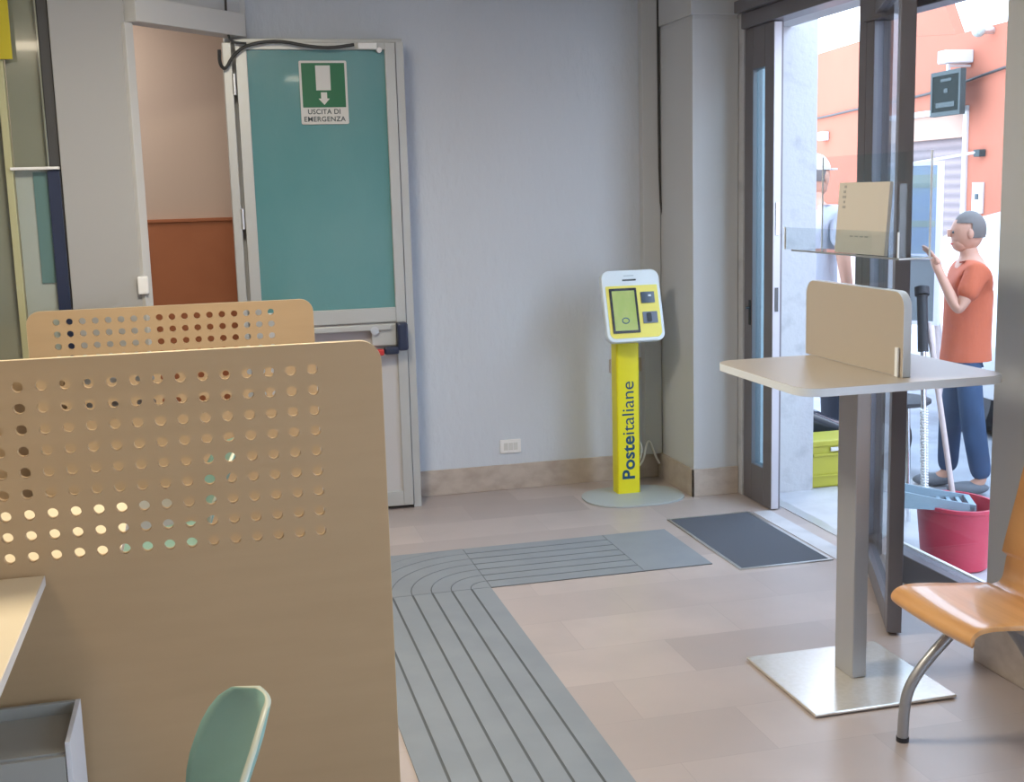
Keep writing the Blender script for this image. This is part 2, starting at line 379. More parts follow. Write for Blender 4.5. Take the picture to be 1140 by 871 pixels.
# narrow fixed leaf between column and doorway
d2 = thing('door_2', 'narrow dark-framed glass door leaf next to the column at the entrance', 'door', (2.75, 5.72, 0), kind='structure')
MB().prism([(5.56, .003), (5.885, .003), (5.885, 2.424), (5.56, 2.424)], 'x', 2.73, 2.752).mi
fr = MB().box((2.722, 5.79, .003), (2.775, 5.884, 2.423), .003).box((2.722, 5.56, .003), (2.775, 5.655, 2.423), .003)
fr.box((2.722, 5.655, .003), (2.775, 5.79, .20), .003).box((2.722, 5.655, 2.22), (2.775, 5.79, 2.423), .003)
fr.build('frame', 'dark_frame', d2)
MB().box((2.744, 5.655, .20), (2.752, 5.79, 2.22)).build('pane', 'blue_glass', d2)
MB().box((2.724, 5.555, .006), (2.762, 5.561, 2.42)).build('lit_edge', 'frame_edge', d2)  # leaf edge painted paler as if lit from outdoors
MB().box((2.735, 5.551, 1.02), (2.752, 5.556, 1.14)).build('strike_plate', 'black_gloss', d2)
MB().box((2.735, 5.549, 1.40), (2.755, 5.556, 1.56), .002).build('latch', 'chrome', d2)
MB().box((2.716, 5.80, .93), (2.722, 5.82, 1.06), .002).cyl((2.722, 5.81, 1.02), (2.700, 5.81, 1.02), .006, n=12).build('handle', 'black_gloss', d2)

# wide open leaf, swung into the room: local u along the leaf from its hinge, turned to point at (-.43,-.90)
HX, HY, LW = 2.790, 4.735, 1.03
ang = math.atan2(3.81 - HY, 2.362 - HX)
d3 = thing('door_3', 'wide dark-framed glass entrance door leaf standing open into the room', 'door', (HX, HY, 0), kind='structure')
LM = Matrix.Translation((HX, HY, 0)) @ Matrix.Rotation(ang, 4, 'Z')
def leafbox(mb, a, b, bev=.003): return mb.box(a, b, bev, mtx=LM)
fr = MB(); leafbox(fr, (LW - .075, -.026, .012), (LW, .026, 2.41)); leafbox(fr, (.0, -.026, .012), (.07, .026, 2.41))
leafbox(fr, (.07, -.026, .012), (LW - .075, .026, .10)); leafbox(fr, (.07, -.026, 2.32), (LW - .075, .026, 2.41))
fr.build('frame', 'dark_frame', d3)
p_ = MB(); leafbox(p_, (.07, -.004, .10), (LW - .075, .004, 2.32), 0); p_.build('pane', 'leaf_glass', d3)
e_ = MB(); leafbox(e_, (.055, -.034, .02), (.075, -.026, 2.40), .001); leafbox(e_, (.02, -.034, .02), (.032, -.026, 2.40), .001); e_.build('gasket', 'frame_edge', d3)

# floor by the entrance and outside
MB().box((2.80, 3.5, -.02), (2.86, 5.886, .004)).build('trim_4', 'alu', kind='structure')
MB().box((3.021, -2.5, -.12), (3.75, 8.6, -.004)).box((2.861, 3.501, -.12), (3.0209, 5.884, -.004)).build('floor_pavement', 'pave', kind='structure')
MB().box((3.751, -2.5, -.14), (9.5, 16, -.012)).build('floor_street', 'street', kind='structure')
MB().box((2.62, 3.53, .0004), (2.715, 5.55, .003)).build('trim_5', 'pave', kind='structure')

# ------------------------------------------------------------------ oblique doorway on the left, with the corridor behind
A = Vector((-.262, 5.78, 0)); B = Vector((.215, 6.30, 0))
MB().box((-.592, 5.78, 0), (-.275, 5.98, H), .004).build('wall_left_column', 'column_dimmed', kind='structure')
od = (B - A).normalized(); OM = Matrix.Translation(A) @ Matrix.Rotation(math.atan2(od.y, od.x), 4, 'Z'); OL = (B - A).length
MB().box((-.02, .0, 0), (.028, .07, 2.43), .003, mtx=OM).build('trim_6', 'jamb', kind='structure')
MB().box((.0, -.05, 2.43), (OL + .02, .06, 2.54), .004, mtx=OM).build('trim_7', 'jamb', kind='structure')
MB().box((-.04, -.0, 2.541), (OL + .04, .06, H), mtx=OM).build('wall_over_doorway', 'wall_smooth', kind='structure')
MB().box((.16, 6.34, 0), (.27, 6.56, H)).build('wall_hinge', 'wall_smooth', kind='structure')
MB().box((-2.6, 7.4, 0), (.9, 7.5, H)).build('wall_corridor', 'cream_wall', kind='structure')
MB().box((-2.4, 7.37, 0), (.88, 7.398, 1.525)).box((-2.4, 7.36, 1.525), (.88, 7.398, 1.545), .003).build('trim_8', 'brown_wood', kind='structure')
MB().box((.9, 6.6, 0), (1.0, 7.5, H)).build('wall_corridor_end', 'cream_wall', kind='structure')
MB().box((-2.6, 6.592, -.1), (1.0, 7.5, -.0005)).build('floor_corridor', 'floor', kind='structure')

# emergency door leaf, standing open flat before the back wall
DX0, DX1, DY = .205, .988, 6.235
d1 = thing('door_1', 'pale metal door with a big teal glazed upper half, open against the back wall', 'door', (DX0, DY, 0), kind='structure')
fr = MB().box((DX0, DY, .02), (DX0 + .055, DY + .045, 2.40), .003).box((DX1 - .052, DY, .02), (DX1, DY + .045, 2.40), .003)
fr.box((DX0 + .055, DY, 2.365), (DX1 - .052, DY + .045, 2.40), .003).box((DX0 + .055, DY, 1.0), (DX1 - .052, DY + .045, 1.075), .003).box((DX0 + .055, DY, .02), (DX1 - .052, DY + .045, .10), .003)
fr.build('frame', 'alu_frame', d1)
MB().box((DX0 + .055, DY + .018, 1.075), (DX1 - .052, DY + .028, 2.365)).build('glass_pane', 'teal', d1)
MB().box((DX0 + .055, DY + .012, .10), (DX1 - .052, DY + .034, 1.0)).build('lower_panel', 'door_panel', d1)
MB().box((DX0 + .30, DY - .052, .965), (.90, DY - .018, .995), .004).box((.80, DY - .03, .88), (.93, DY - .001, .993), .006).build('push_bar_housing', 'alu_frame', d1)
MB().box((.93, DY - .075, .855), (.985, DY - .001, 1.0), .012).box((.86, DY - .07, .838), (.935, DY - .03, .878), .01).build('panic_latch', 'panic_black', d1)
MB().box((.45, DY - .07, .835), (.858, DY - .035, .868), .008).build('push_bar', 'red_plastic', d1)
MB().cyl((.815, DY - .053, .965), (.815, DY - .03, .965), .021, n=24).build('lock_cylinder', 'alu', d1, True)
for z in (1.55, .6, 2.2): MB().cyl((DX0 - .012, DY + .01, z - .05), (DX0 - .012, DY + .01, z + .05), .011, n=12).build('hinge', 'alu', d1, True)
MB().box((.80, DY - .03, 2.365), (.895, DY - .001, 2.395), .003).build('closer_box', 'white_plastic', d1)
MB().cyl((.905, DY - .03, 2.36), (.905, DY - .001, 2.36), .013, n=16).build('closer_pivot', 'white_plastic', d1, True)
MB().box((.145, 6.24, 0), (.188, 6.33, 2.40), .003).build('trim_9', 'alu_frame', kind='structure')
MB().box((.19, 6.30, 2.405), (1.035, YB - .001, 2.425), .002).box((.994, 6.262, .0), (1.035, YB - .02, 2.405), .002).build('trim_10', 'alu_frame', kind='structure')
cb = MB().tube([(.13, 6.20, 2.36), (.128, 6.2, 2.29), (.155, 6.2, 2.265), (.19, 6.2, 2.33), (.26, 6.2, 2.385), (.41, 6.2, 2.405), (.56, 6.2, 2.375), (.67, 6.2, 2.368), (.78, 6.2, 2.385)], .0085, 8, 2)
cb.tube([(.175, 6.2, 2.62), (.172, 6.2, 2.44), (.19, 6.2, 2.395), (.26, 6.2, 2.39)], .006, 8, 2)
tag(cb.build('door_cable', 'cable', None, True), 'black cable drooping along the top of the teal glazed door', 'cable')

# emergency exit sign stuck on the teal pane
sg = thing('exit_sign', 'green and white emergency exit sign with a down arrow on the teal door', 'sign', (.627, DY + .012, 2.16))
def on_sign(mb_loops, th, y, mname, part):
    me = curve_mesh(mb_loops, th)
    o = MB().mesh(me, frame_y(.508, DY + y, 2.005)).build(part, mname, sg)
    return o
on_sign([rrect(0, 0, .235, .308, .008)], .004, .012, 'sign_white', 'plate')
on_sign([rrect(.011, .082, .224, .297, .002, 2)], .001, .0095, 'sign_green', 'green_field')
on_sign([[(.080, .165), (.152, .165), (.152, .285), (.080, .285)]], .001, .0085, 'sign_white', 'door_symbol')
on_sign([[(.102, .155), (.132, .155), (.132, .125), (.145, .125), (.117, .094), (.089, .125), (.102, .125)]], .001, .0085, 'sign_white', 'arrow')
for txt, x, z, w_ in (('USCITA DI', .034, .050, .160), ('EMERGENZA', .014, .014, .205)):
    me, _ = text_mesh(txt, .034, .0004, .0005, w_, 1.05)
    MB().mesh(me, frame_y(.508 + x, DY + .0092, 2.005 + z)).build('lettering', 'print_dark', sg)

# switch on the left column jamb, outlet and cover on the back wall
MB_ = MB().box((-.305, 5.745, 1.235), (-.258, 5.779, 1.315), .006)
tag(MB_.build('light_switch', 'white_plastic'), 'small white plastic switch box on the column beside the doorway', 'switch')
so = thing('wall_socket', 'white rectangular socket plate low on the back wall', 'socket', (1.582, YB, .245))
MB().box((1.522, YB - .012, .207), (1.642, YB, .284), .004).build('plate', 'white_plastic', so)
for k in range(3): MB().box((1.542 + k * .028, YB - .015, .225), (1.565 + k * .028, YB - .0115, .266), .001).build('module', 'sign_white', so)
ps = thing('wall_box', 'grey junction plate on the wall right behind the yellow kiosk post', 'junction box', (2.22, YB, .66))
MB().box((2.17, YB - .012, .62), (2.36, YB, .70), .004).build('plate', 'laminate', ps)
MB().box((2.20, YB - .02, .64), (2.24, YB - .011, .68), .002).build('module', 'sign_white', ps)
kc = MB().tube([(2.20, 6.30, .70), (2.22, 6.3, .5), (2.21, 6.32, .33), (2.26, 6.34, .31), (2.30, 6.36, .25), (2.27, 6.36, .18), (2.22, 6.34, .17), (2.21, 6.33, .12), (2.27, 6.34, .08), (2.33, 6.36, .12), (2.35, 6.38, .20), (2.38, 6.40, .24), (2.41, 6.40, .15), (2.44, 6.40, .09)], .006, 8, 2)
kc.tube([(2.21, 6.2, .24), (2.25, 6.24, .28), (2.29, 6.26, .22), (2.27, 6.27, .14), (2.22, 6.26, .10), (2.21, 6.22, .03)], .005, 8, 2)
tag(kc.build('power_cable', 'white_cable', None, True), 'looped pale cable hanging behind the yellow kiosk post', 'cable')
tag(MB().tube([(2.475, 6.40, 1.47), (2.455, 6.403, 1.6), (2.452, 6.404, 2.2), (2.452, 6.404, 2.895)], .006, 8, 1).build('wall_cable', 'cable', None, True), 'thin dark cable running down the corner left of the column', 'cable')

# ------------------------------------------------------------------ floor: tactile path and mat
tp = thing('tactile_path', 'grey grooved tactile strip turning across the tiled floor toward the mat', 'tactile paving', (.78, 4.81, 0))
SX0, SX1, SY0, SY1 = .49, 1.075, 4.815, 5.40
MB().prism([(SX0, YF + .05), (SX1, YF + .05), (SX1, SY0), (2.08, SY0), (2.08, SY1), (SX0, SY1)], 'z', .0002, .0022).build('backing', 'groove', tp)
bars = MB(); n = 7; pit = (SX1 - SX0) / n; g = .0045
for k in range(n):
    x0 = SX0 + k * pit + (g if k else 0); x1 = SX0 + (k + 1) * pit - (g if k < n - 1 else 0)
    bars.box((x0, YF + .05, .001), (x1, SY0 - .003, .0046))
    y0 = SY0 + k * pit + (g if k else 0); y1 = SY0 + (k + 1) * pit - (g if k < n - 1 else 0)
    bars.box((SX1 + .003, y0, .001), (1.76, y1, .0046))
bars.build('groove_bars', 'tactile', tp)
cor = MB()
for k in range(n):
    r0 = (k * pit) + (.0022 if k else 0); r1 = (k + 1) * pit - .0022
    pts = [(SX1 - r0 * math.cos(R(a)), SY0 + r0 * math.sin(R(a))) for a in range(0, 91, 5)] + [(SX1 - r1 * math.cos(R(a)), SY0 + r1 * math.sin(R(a))) for a in range(90, -1, -5)]
    if r0 < .001: pts = pts[18:]
    cor.prism(pts, 'z', .001, .0046)
ro = SX1 - SX0
cor.prism([(SX0, SY1)] + [(SX1 - ro * math.cos(R(a)), SY0 + ro * math.sin(R(a))) for a in range(90, -1, -5)], 'z', .001, .0046)
cor.build('corner_tile', 'tactile', tp)
MB().box((1.763, SY0, .001), (2.08, SY1, .0046)).build('plain_tile', 'tactile', tp)

dm = thing('door_mat', 'dark blue-grey entrance mat set in a pale frame by the door', 'mat', (2.38, 5.13, 0))
MB().mesh(curve_mesh([[(2.158, 4.695), (2.603, 4.695), (2.603, 5.560), (2.158, 5.560)], [(2.172, 4.709), (2.589, 4.709), (2.589, 5.546), (2.172, 5.546)]], .005), Matrix.Translation((0, 0, .003))).build('rim', 'alu', dm)
MB().box((2.172, 4.709, .0005), (2.589, 5.546, .0045)).build('carpet', 'carpet', dm)

# ------------------------------------------------------------------ kiosk
kx, ky = 2.155, 6.10
K = thing('ticket_kiosk', 'yellow ticket kiosk with a tilted white and yellow touchscreen head by the column', 'kiosk', (kx, ky, 0))
bl = [(kx + .275 * (abs(math.cos(a)) ** .75) * (1 if math.cos(a) > 0 else -1), 6.06 + .215 * (abs(math.sin(a)) ** .85) * (1 if math.sin(a) > 0 else -1)) for a in [2 * PI * k / 48 for k in range(48)]]
MB().prism(bl, 'z', 0, .010, .002).build('base_plate', 'board_pale', K)
MB().mesh(curve_mesh([rrect(kx - .066, 6.105, kx + .062, 6.20, .012)], .85), Matrix.Translation((0, 0, .435))).build('post', 'yellow', K, True)
T = R(17)
KM = Matrix.Translation((2.003, 5.985, .855)) @ Matrix.Rotation(-T, 4, 'X') @ Matrix(((1, 0, 0, 0), (0, 0, -1, 0), (0, 1, 0, 0), (0, 0, 0, 1)))
def kbox(loops, z0, z1, mname, part, bev=0, smooth=False, par=K):
    return MB().mesh(curve_mesh(loops, z1 - z0, bev), KM @ Matrix.Translation((0, 0, (z0 + z1) / 2))).build(part, mname, par, smooth)
kbox([rrect(0, 0, .322, .385, .045)], -.045, 0, 'kiosk_white', 'head', .006, True)
kbox([rrect(.10, .05, .22, .30, .02)], -.11, -.045, 'kiosk_white', 'head_bracket')
kbox([rrect(.018, .020, .304, .300, (.006, .006, .03, .03))], -.001, .003, 'yellow_face', 'face_plate')
scn = kbox([rrect(.034, .046, .184, .286, .004)], .002, .007, 'black_gloss', 'screen_bezel')
kbox([rrect(.047, .060, .171, .272, .002)], .0065, .008, 'screen_green', 'screen', par=scn)
lg = MB().mesh(curve_mesh([[(.108 + .021 * math.cos(t), .112 + .017 * math.sin(t)) for t in [k * PI / 12 for k in range(24)]], [(.108 + .016 * math.cos(t), .112 + .012 * math.sin(t)) for t in [k * PI / 12 for k in range(24)]]], .001), KM @ Matrix.Translation((0, 0, .0085))); lg.build('screen_mark', 'navy', scn)
r1 = kbox([rrect(.206, .202, .281, .262, .003)], .002, .008, 'slate_gloss', 'card_reader')
kbox([rrect(.246, .236, .262, .246, .002)], .0075, .009, 'kiosk_white', 'reader_light', par=r1)
r2 = kbox([rrect(.206, .094, .286, .155, .003)], .002, .008, 'slate_blue', 'scanner')
kbox([rrect(.226, .100, .252, .149, .008)], .0075, .012, 'black_gloss', 'scanner_window', par=r2)
kbox([rrect(.115, .326, .190, .334, .002)], -.001, .003, 'print_dark', 'ticket_slot')
me, _ = text_mesh('postazione', .012, .0003, 0, .055)
MB().mesh(curve_mesh([[(0, 0), (.055, 0), (.055, .003), (0, .003)]], .001), KM @ Matrix.Translation((.125, .352, .001))).build('printed_line', 'wringer', K)
bpy.data.meshes.remove(me)
TM = Matrix.Translation((2.183, 6.1045, .090)) @ Matrix(((0, -1, 0, 0), (0, 0, -1, 0), (1, 0, 0, 0), (0, 0, 0, 1)))
me, w1 = text_mesh('Poste', 0.098, .0006, .0024, .238, 1.02)
MB().mesh(me, TM).build('lettering', 'navy', K)
me, w2 = text_mesh('italiane', .098, .0006, 0, .290, 1.0)
MB().mesh(me, TM @ Matrix.Translation((.246, 0, 0))).build('lettering', 'navy', K)

# ------------------------------------------------------------------ perforated panels and desks
def panel(name, label, x0, x1, y, top, hx, hz, nx, nz, hd_, step=.0547, stepz=.0535):
    """beech screen standing on the floor, drilled with nx by nz round holes"""
    o = thing(name, label, 'screen panel', ((x0 + x1) / 2, y, 0), 'perforated beech screens')
    loops = [rrect(x0, .02, x1, top, (.055, .055, 0, 0))]
    for i in range(nx):
        for j in range(nz):
            cx, cz = hx - i * step, hz - j * stepz
            loops.append([(cx + hd_ / 2 * math.cos(2 * PI * k / 20), cz + hd_ / 2 * math.sin(2 * PI * k / 20)) for k in range(20)])
    me = curve_mesh(loops, .020)
    pm = Matrix.Translation((0, y + .010, 0)) @ Matrix(((1, 0, 0, 0), (0, 0, -1, 0), (0, 1, 0, 0), (0, 0, 0, 1)))
    MB().mesh(me, pm).build('board', 'beech', o)
    # edge banding that follows the outline
    out = rrect(x0 - .0012, .02, x1 + .0012, top + .0012, (.056, .056, 0, 0)); inn = rrect(x0, .0205, x1, top, (.055, .055, 0, 0))
    MB().mesh(curve_mesh([out, inn], .0205), pm).build('edge_band', 'beech_edge', o)
    for x in (x0 + .12, x1 - .12):
        MB().box((x - .02, y + .001, 0), (x + .02, y + .14, .0198), .004).build('foot', 'chair_metal', o)
    return o
panel('perforated_screen', 'nearest and tallest looking beech screen panel with round holes, in front of the mint chair', -.83, .425, 3.125, 1.278, .247, 1.213, 18, 9, .027)
panel('perforated_screen', 'smaller looking beech screen panel with holes, behind the nearest screen and before the doorway', -.745, .445, 5.42, 1.205, .262, 1.157, 18, 9, .028, .0523, .052)

def desk(name, label, x0, x1, y0, y1, z, leg_mat='chair_metal', grp='cream desks', xl=None):
    o = thing(name, label, 'desk', ((x0 + x1) / 2, (y0 + y1) / 2, 0), grp)
    MB().box((x0, y0, z - .025), (x1, y1, z), .002).build('desktop', 'desk', o)
    MB().box((x1, y0 + .001, z - .025), (x1 + .0015, y1 - .001, z - .0005)).build('edge_band', 'desk_edge', o)
    for x in (x0 + .06, x1 - (xl or .45)):
        for y in (y0 + .08, y1 - .08):
            MB().cyl((x, y, 0), (x, y, z - .025), .02, n=16).build('leg', leg_mat, o, True)
    return o
desk('desk', 'cream desk corner meeting the nearest beech screen at the left picture edge', -1.9, -.44, 1.9, 3.112, .74)
desk('desk', 'cream desk against the far side of the nearest screen, seen through its lower left holes', -1.6, -.27, 3.152, 3.95, .74)

def pedestal(label, dx, dy):
    cbn = thing('pedestal_cabinet', label, 'cabinet', (-.62 + dx, 2.97 + dy, 0), 'white pedestal cabinets')
    zc = .413
    def bx(a, b, bev, nm, m): MB().box((a[0] + dx, a[1] + dy, a[2]), (b[0] + dx, b[1] + dy, b[2]), bev).build(nm, m, cbn)
    bx((-.392, 2.842, .03), (-.380, 3.10, zc), .001, 'side_panel', 'cab')
    bx((-.90, 2.842, .03), (-.888, 3.10, zc), .001, 'side_panel', 'cab')
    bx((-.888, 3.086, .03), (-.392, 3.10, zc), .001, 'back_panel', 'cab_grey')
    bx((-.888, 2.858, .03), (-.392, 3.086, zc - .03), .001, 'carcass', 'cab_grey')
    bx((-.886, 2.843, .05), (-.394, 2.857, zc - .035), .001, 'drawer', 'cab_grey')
    for x in (-.86, -.41):
        for y in (2.88, 3.06): MB().cyl((x + dx, y + dy, 0), (x + dx, y + dy, .03), .016, n=12).build('foot', 'black_rubber', cbn)
pedestal('white-sided cabinet with a sunken top greyed as shade under the left desk', 0, 0)
pedestal('white-sided cabinet behind the nearest screen, glimpsed through its holes', .20, 2.28)

# ------------------------------------------------------------------ mint shell chairs
def shell_chair(label, loc, rz, group='mint plastic chairs'):
    o = thing('shell_chair', label, 'chair', (0, 0, 0), group)
    t = bmesh.new(); NU, NV = 16, 26; grid = []; prof = []
    for j in range(NV + 1):
        v = j / NV
        if v < .45:                              # seat from the front lip to the bend (sitter faces -Y local)
            s = v / .45; y = -.22 + .36 * s; z = .455 - .02 * math.sin(s * PI) - .03 * (1 - s) ** 6
        elif v < .6:
            s = (v - .45) / .15; a = s * R(75); y = .14 + .075 * math.sin(a); z = .452 + .075 * (1 - math.cos(a))
        else:
            s = (v - .6) / .4; y = .212 + .135 * s; z = .508 + .295 * s
        prof.append((y, z))
    for j, (y, z) in enumerate(prof):
        v = j / NV
        if v < .6: hw = .205 - .055 * (v / .6) ** 2 - (.05 if v == 0 else 0)
        else:
            s = (v - .6) / .4
            hw = .150 + .055 * math.sin(min(s / .6, 1) * PI / 2)
            if s > .55: hw *= math.sqrt(max(.0, 1 - ((s - .55) / .46) ** 2.2)) * .97 + .03
        row = []
        for i in range(NU + 1):
            u = -1 + 2 * i / NU; up = abs(u) ** 2
            if v > .5: p = (u * hw, y - .045 * up * min(1, (v - .5) * 4) * (hw / .205), z)
            else: p = (u * hw, y, z + .018 * up)
            row.append(t.verts.new(p))
        grid.append(row)
    for a, b in zip(grid, grid[1:]):
        for i in range(NU): t.faces.new((a[i], a[i + 1], b[i + 1], b[i]))
    bmesh.ops.recalc_face_normals(t, faces=t.faces)
    edge = [g_[0] for g_ in grid] + grid[-1][1:-1] + [g_[-1] for g_ in grid[::-1]] + grid[0][-2:0:-1]
    loop = [v.co.copy() for v in edge]
    mb = MB().geom(t); sh = mb.build('shell', ['mint', 'mint_rim_lit'], o, True)
    sm = sh.modifiers.new('thick', 'SOLIDIFY'); sm.thickness = .011; sm.offset = 0; sm.material_offset_rim = 1
    
    for sx in (-1, 1):
        for y0, y1 in ((-.13, -.20), (.10, .20)):
            MB().tube([(sx * .10, y0 * .6, .437), (sx * .14, y0, .428), (sx * .21, y1, .012)], .010, 10).build('leg', 'chair_metal', o, True)
            MB().cyl((sx * .2105, y1 * 1.003, 0), (sx * .2095, y1 * .998, .02), .013, n=14).build('foot_cap', 'black_rubber', o)
    o.location = loc; o.rotation_euler = (0, 0, rz)
    return o
shell_chair('mint green plastic chair whose curved back shows in front of the nearest beech screen', (-.292, 2.0, 0), R(-85))
shell_chair('mint green plastic chair glimpsed through the holes of the nearest beech screen', (-.27, 4.34, 0), R(-85))

# ------------------------------------------------------------------ standing writing table
TX, TY = 1.998, 3.50
W = thing('writing_table', 'tall standing writing table with a square top and silver base plate', 'table', (TX, TY, 0))
MB().box((1.748, 3.25, .004), (2.248, 3.75, .014), .003).build('base_plate', 'table_metal', W)
MB().box((1.758, 3.26, 0), (2.238, 3.74, .005)).build('base_pad', 'black_rubber', W)
MB().box((1.998, 3.466, .014), (2.050, 3.585, 1.028), .004).build('column', 'column_metal', W)
tt = rrect(1.655, 3.170, 2.345, 3.825, .075, 10)
MB().mesh(curve_mesh([tt], .026, .002), Matrix.Translation((0, 0, 1.046))).build('tabletop', 'laminate', W, True)
MB().mesh(curve_mesh([rrect(1.6538, 3.1688, 2.3462, 3.8262, .076, 10), rrect(1.656, 3.171, 2.344, 3.824, .0745, 10)], .024), Matrix.Translation((0, 0, 1.046))).build('edge_band', 'lam_edge', W, True)
dv = curve_mesh([rrect(3.245, 1.060, 3.86, 1.318, (.05, .05, 0, 0))], .024, .001)
DM = Matrix(((0, 0, 1, 2.033), (1, 0, 0, 0), (0, 1, 0, 0), (0, 0, 0, 1)))
MB().mesh(dv, DM).build('divider', 'laminate', W)
MB().mesh(curve_mesh([rrect(3.2435, 1.0602, 3.8615, 1.3195, (.0515, .0515, 0, 0)), rrect(3.245, 1.0605, 3.86, 1.318, (.05, .05, 0, 0))], .026), DM).build('divider_edge', 'lam_edge', W)
MB().box((2.012, 3.262, 1.0605), (2.0185, 3.278, 1.15), .001).build('pale_strip', 'acrylic_edge', W)  # thin pale upright strip on the divider's left face

# acrylic leaflet holder carried on a clear upright above the divider
Hh = thing('leaflet_holder', 'clear acrylic leaflet holder raised above the divider of the writing table', 'leaflet holder', (2.03, 3.5, 1.32))
MB().box((2.024, 3.36, 1.3197), (2.030, 3.80, 1.420), 0).build('upright', 'acrylic', Hh)
MB().box((1.965, 3.19, 1.420), (2.075, 3.865, 1.4245)).build('tray', 'acrylic', Hh)
MB().box((1.9635, 3.19, 1.4195), (1.966, 3.865, 1.4250)).build('tray_edge', 'acrylic_dark', Hh)
MB().box((1.965, 3.1885, 1.4195), (2.075, 3.1905, 1.4250)).build('tray_edge', 'acrylic_edge', Hh)
MB().box((2.070, 3.20, 1.4245), (2.074, 3.85, 1.735)).build('back_panel', 'acrylic', Hh)
MB().box((1.966, 3.20, 1.4245), (1.970, 3.92, 1.500)).build('front_lip', 'acrylic', Hh)
MB().box((1.970, 3.20, 1.4245), (2.070, 3.204, 1.640)).build('end_panel', 'acrylic', Hh)
for e in (MB().box((2.0695, 3.198, 1.4245), (2.0745, 3.2015, 1.735)), MB().box((1.9655, 3.198, 1.4245), (1.9705, 3.2015, 1.50)), MB().box((1.9655, 3.9185, 1.4245), (1.9705, 3.9215, 1.50)), MB().box((2.070, 3.849, 1.4245), (2.0745, 3.852, 1.735))):
    e.build('panel_edge', 'acrylic_edge', Hh)
lf = thing('leaflet_stack', 'cream leaflets standing in the acrylic holder above the writing table', 'leaflets', (2.0, 3.46, 1.425))
LFM = Matrix.Translation((1.982, 0, 1.426)) @ Matrix.Rotation(R(4), 4, 'Y')
MB().box((0, 3.30, 0), (.012, 3.60, .222), .001, mtx=LFM).build('sheets', 'paper', lf)
for k in range(5): MB().box((-.0008, 3.552 + (k % 2) * .004, .205 - k * .016), (0, 3.566 + (k % 3) * .004, .213 - k * .016), mtx=LFM).build('printed_line', 'paper_print', lf)
for k in range(4): MB().box((-.0008, 3.40 + .03 * k, .052), (0, 3.42 + .03 * k, .056), mtx=LFM).build('printed_line', 'paper_print', lf)

# ------------------------------------------------------------------ plywood chair at the right
C_ = thing('waiting_bench', 'orange plywood seat on bent grey tube legs at the right picture edge', 'bench', (2.1, 2.6, 0))
prof = [(1.932, .402), (1.908, .418), (1.905, .436), (1.925, .452), (1.965, .457), (2.03, .452), (2.10, .444), (2.17, .439), (2.215, .441), (2.245, .452), (2.268, .475), (2.288, .52), (2.305, .575), (2.325, .65), (2.344, .722), (2.362, .80), (2.374, .86)]
def smooth_line(p, k):
    for _ in range(k):
        q = [p[0]]
        for a, b in zip(p, p[1:]): q += [(a[0] * .75 + b[0] * .25, a[1] * .75 + b[1] * .25), (a[0] * .25 + b[0] * .75, a[1] * .25 + b[1] * .75)]
        p = q + [p[-1]]
    return p
pf = smooth_line(prof, 2); NN = len(pf) - 1
for y0, y1 in ((2.695, 3.085), (2.05, 2.44)):
    t = bmesh.new(); rows = []
    for j, (x, z) in enumerate(pf):
        s = j / NN; ins = 0
        if s < .12: ins = .045 * (1 - s / .12) ** 2
        if s > .90: ins = .07 * ((s - .90) / .10) ** 2
        waist = .035 * math.exp(-((s - .56) / .10) ** 2)
        row = []
        for i in range(13):
            u = i / 12; y = y0 + ins + waist + (y1 - y0 - 2 * (ins + waist)) * u
            row.append(t.verts.new((x - (.02 * (2 * u - 1) ** 2 if s > .7 else 0), y, z + (.006 * (2 * u - 1) ** 2 if s < .5 else 0))))
        rows.append(row)
    for a, b in zip(rows, rows[1:]):
        for i in range(12): t.faces.new((a[i], a[i + 1], b[i + 1], b[i]))
    bmesh.ops.recalc_face_normals(t, faces=t.faces)
    sh = MB().geom(t).build('seat_shell', 'ply', C_, True)
    sm = sh.modifiers.new('thick', 'SOLIDIFY'); sm.thickness = .013; sm.offset = 0
    sm2 = sh.modifiers.new('round', 'BEVEL'); sm2.width = .004; sm2.segments = 2; sm2.limit_method = 'ANGLE'
for y in (3.035, 2.20):
    MB().tube([(1.92, y, .012), (1.923, y, .10), (1.935, y, .165), (1.985, y, .235), (2.07, y, .315), (2.14, y, .380), (2.16, y, .425)], .0165, 14, 2).build('leg', 'chair_metal', C_, True)
    MB().cyl((1.92, y, 0), (1.92, y, .014), .0185, n=18).build('foot_cap', 'black_rubber', C_)
    MB().tube([(2.12, y, .426), (2.24, y, .36), (2.36, y, .20), (2.42, y, .012)], .0165, 14, 2).build('leg', 'chair_metal', C_, True)
    MB().cyl((2.42, y, 0), (2.42, y, .014), .0185, n=18).build('foot_cap', 'black_rubber', C_)
MB().box((2.10, 2.18, .408), (2.19, 3.05, .428), .004).build('seat_frame', 'chair_metal', C_)

# ------------------------------------------------------------------ glazed counter at the far left
G = thing('counter_screen', 'dark-framed glazed counter screen at the left picture edge', 'counter screen', (-.9, 5.8, 0))
MB().box((-.640, 5.80, 0), (-.594, 5.86, H - .003), .003).build('post', 'post_dark', G)
MB().box((-.648, 5.792, 0), (-.640, 5.84, H - .003), .001).build('post_bead', 'olive_glass', G)
MB().box((-.79, 5.83, 1.81), (-.649, 5.838, H - .003)).build('upper_pane', 'olive_glass', G)
MB().box((-.79, 5.82, .9), (-.649, 5.828, 1.80)).build('lower_pane', 'pale_glass', G)
MB().box((-.715, 5.812, 1.30), (-.655, 5.819, 1.79)).build('teal_strip', 'teal_strip', G)
MB().box((-.80, 5.76, 1.80), (-.598, 5.80, 1.812), .002).build('ledge', 'white_plastic', G)
MB().box((-.652, 5.785, .9), (-.600, 5.799, 1.795), .002).build('dark_panel', 'panic_black', G)
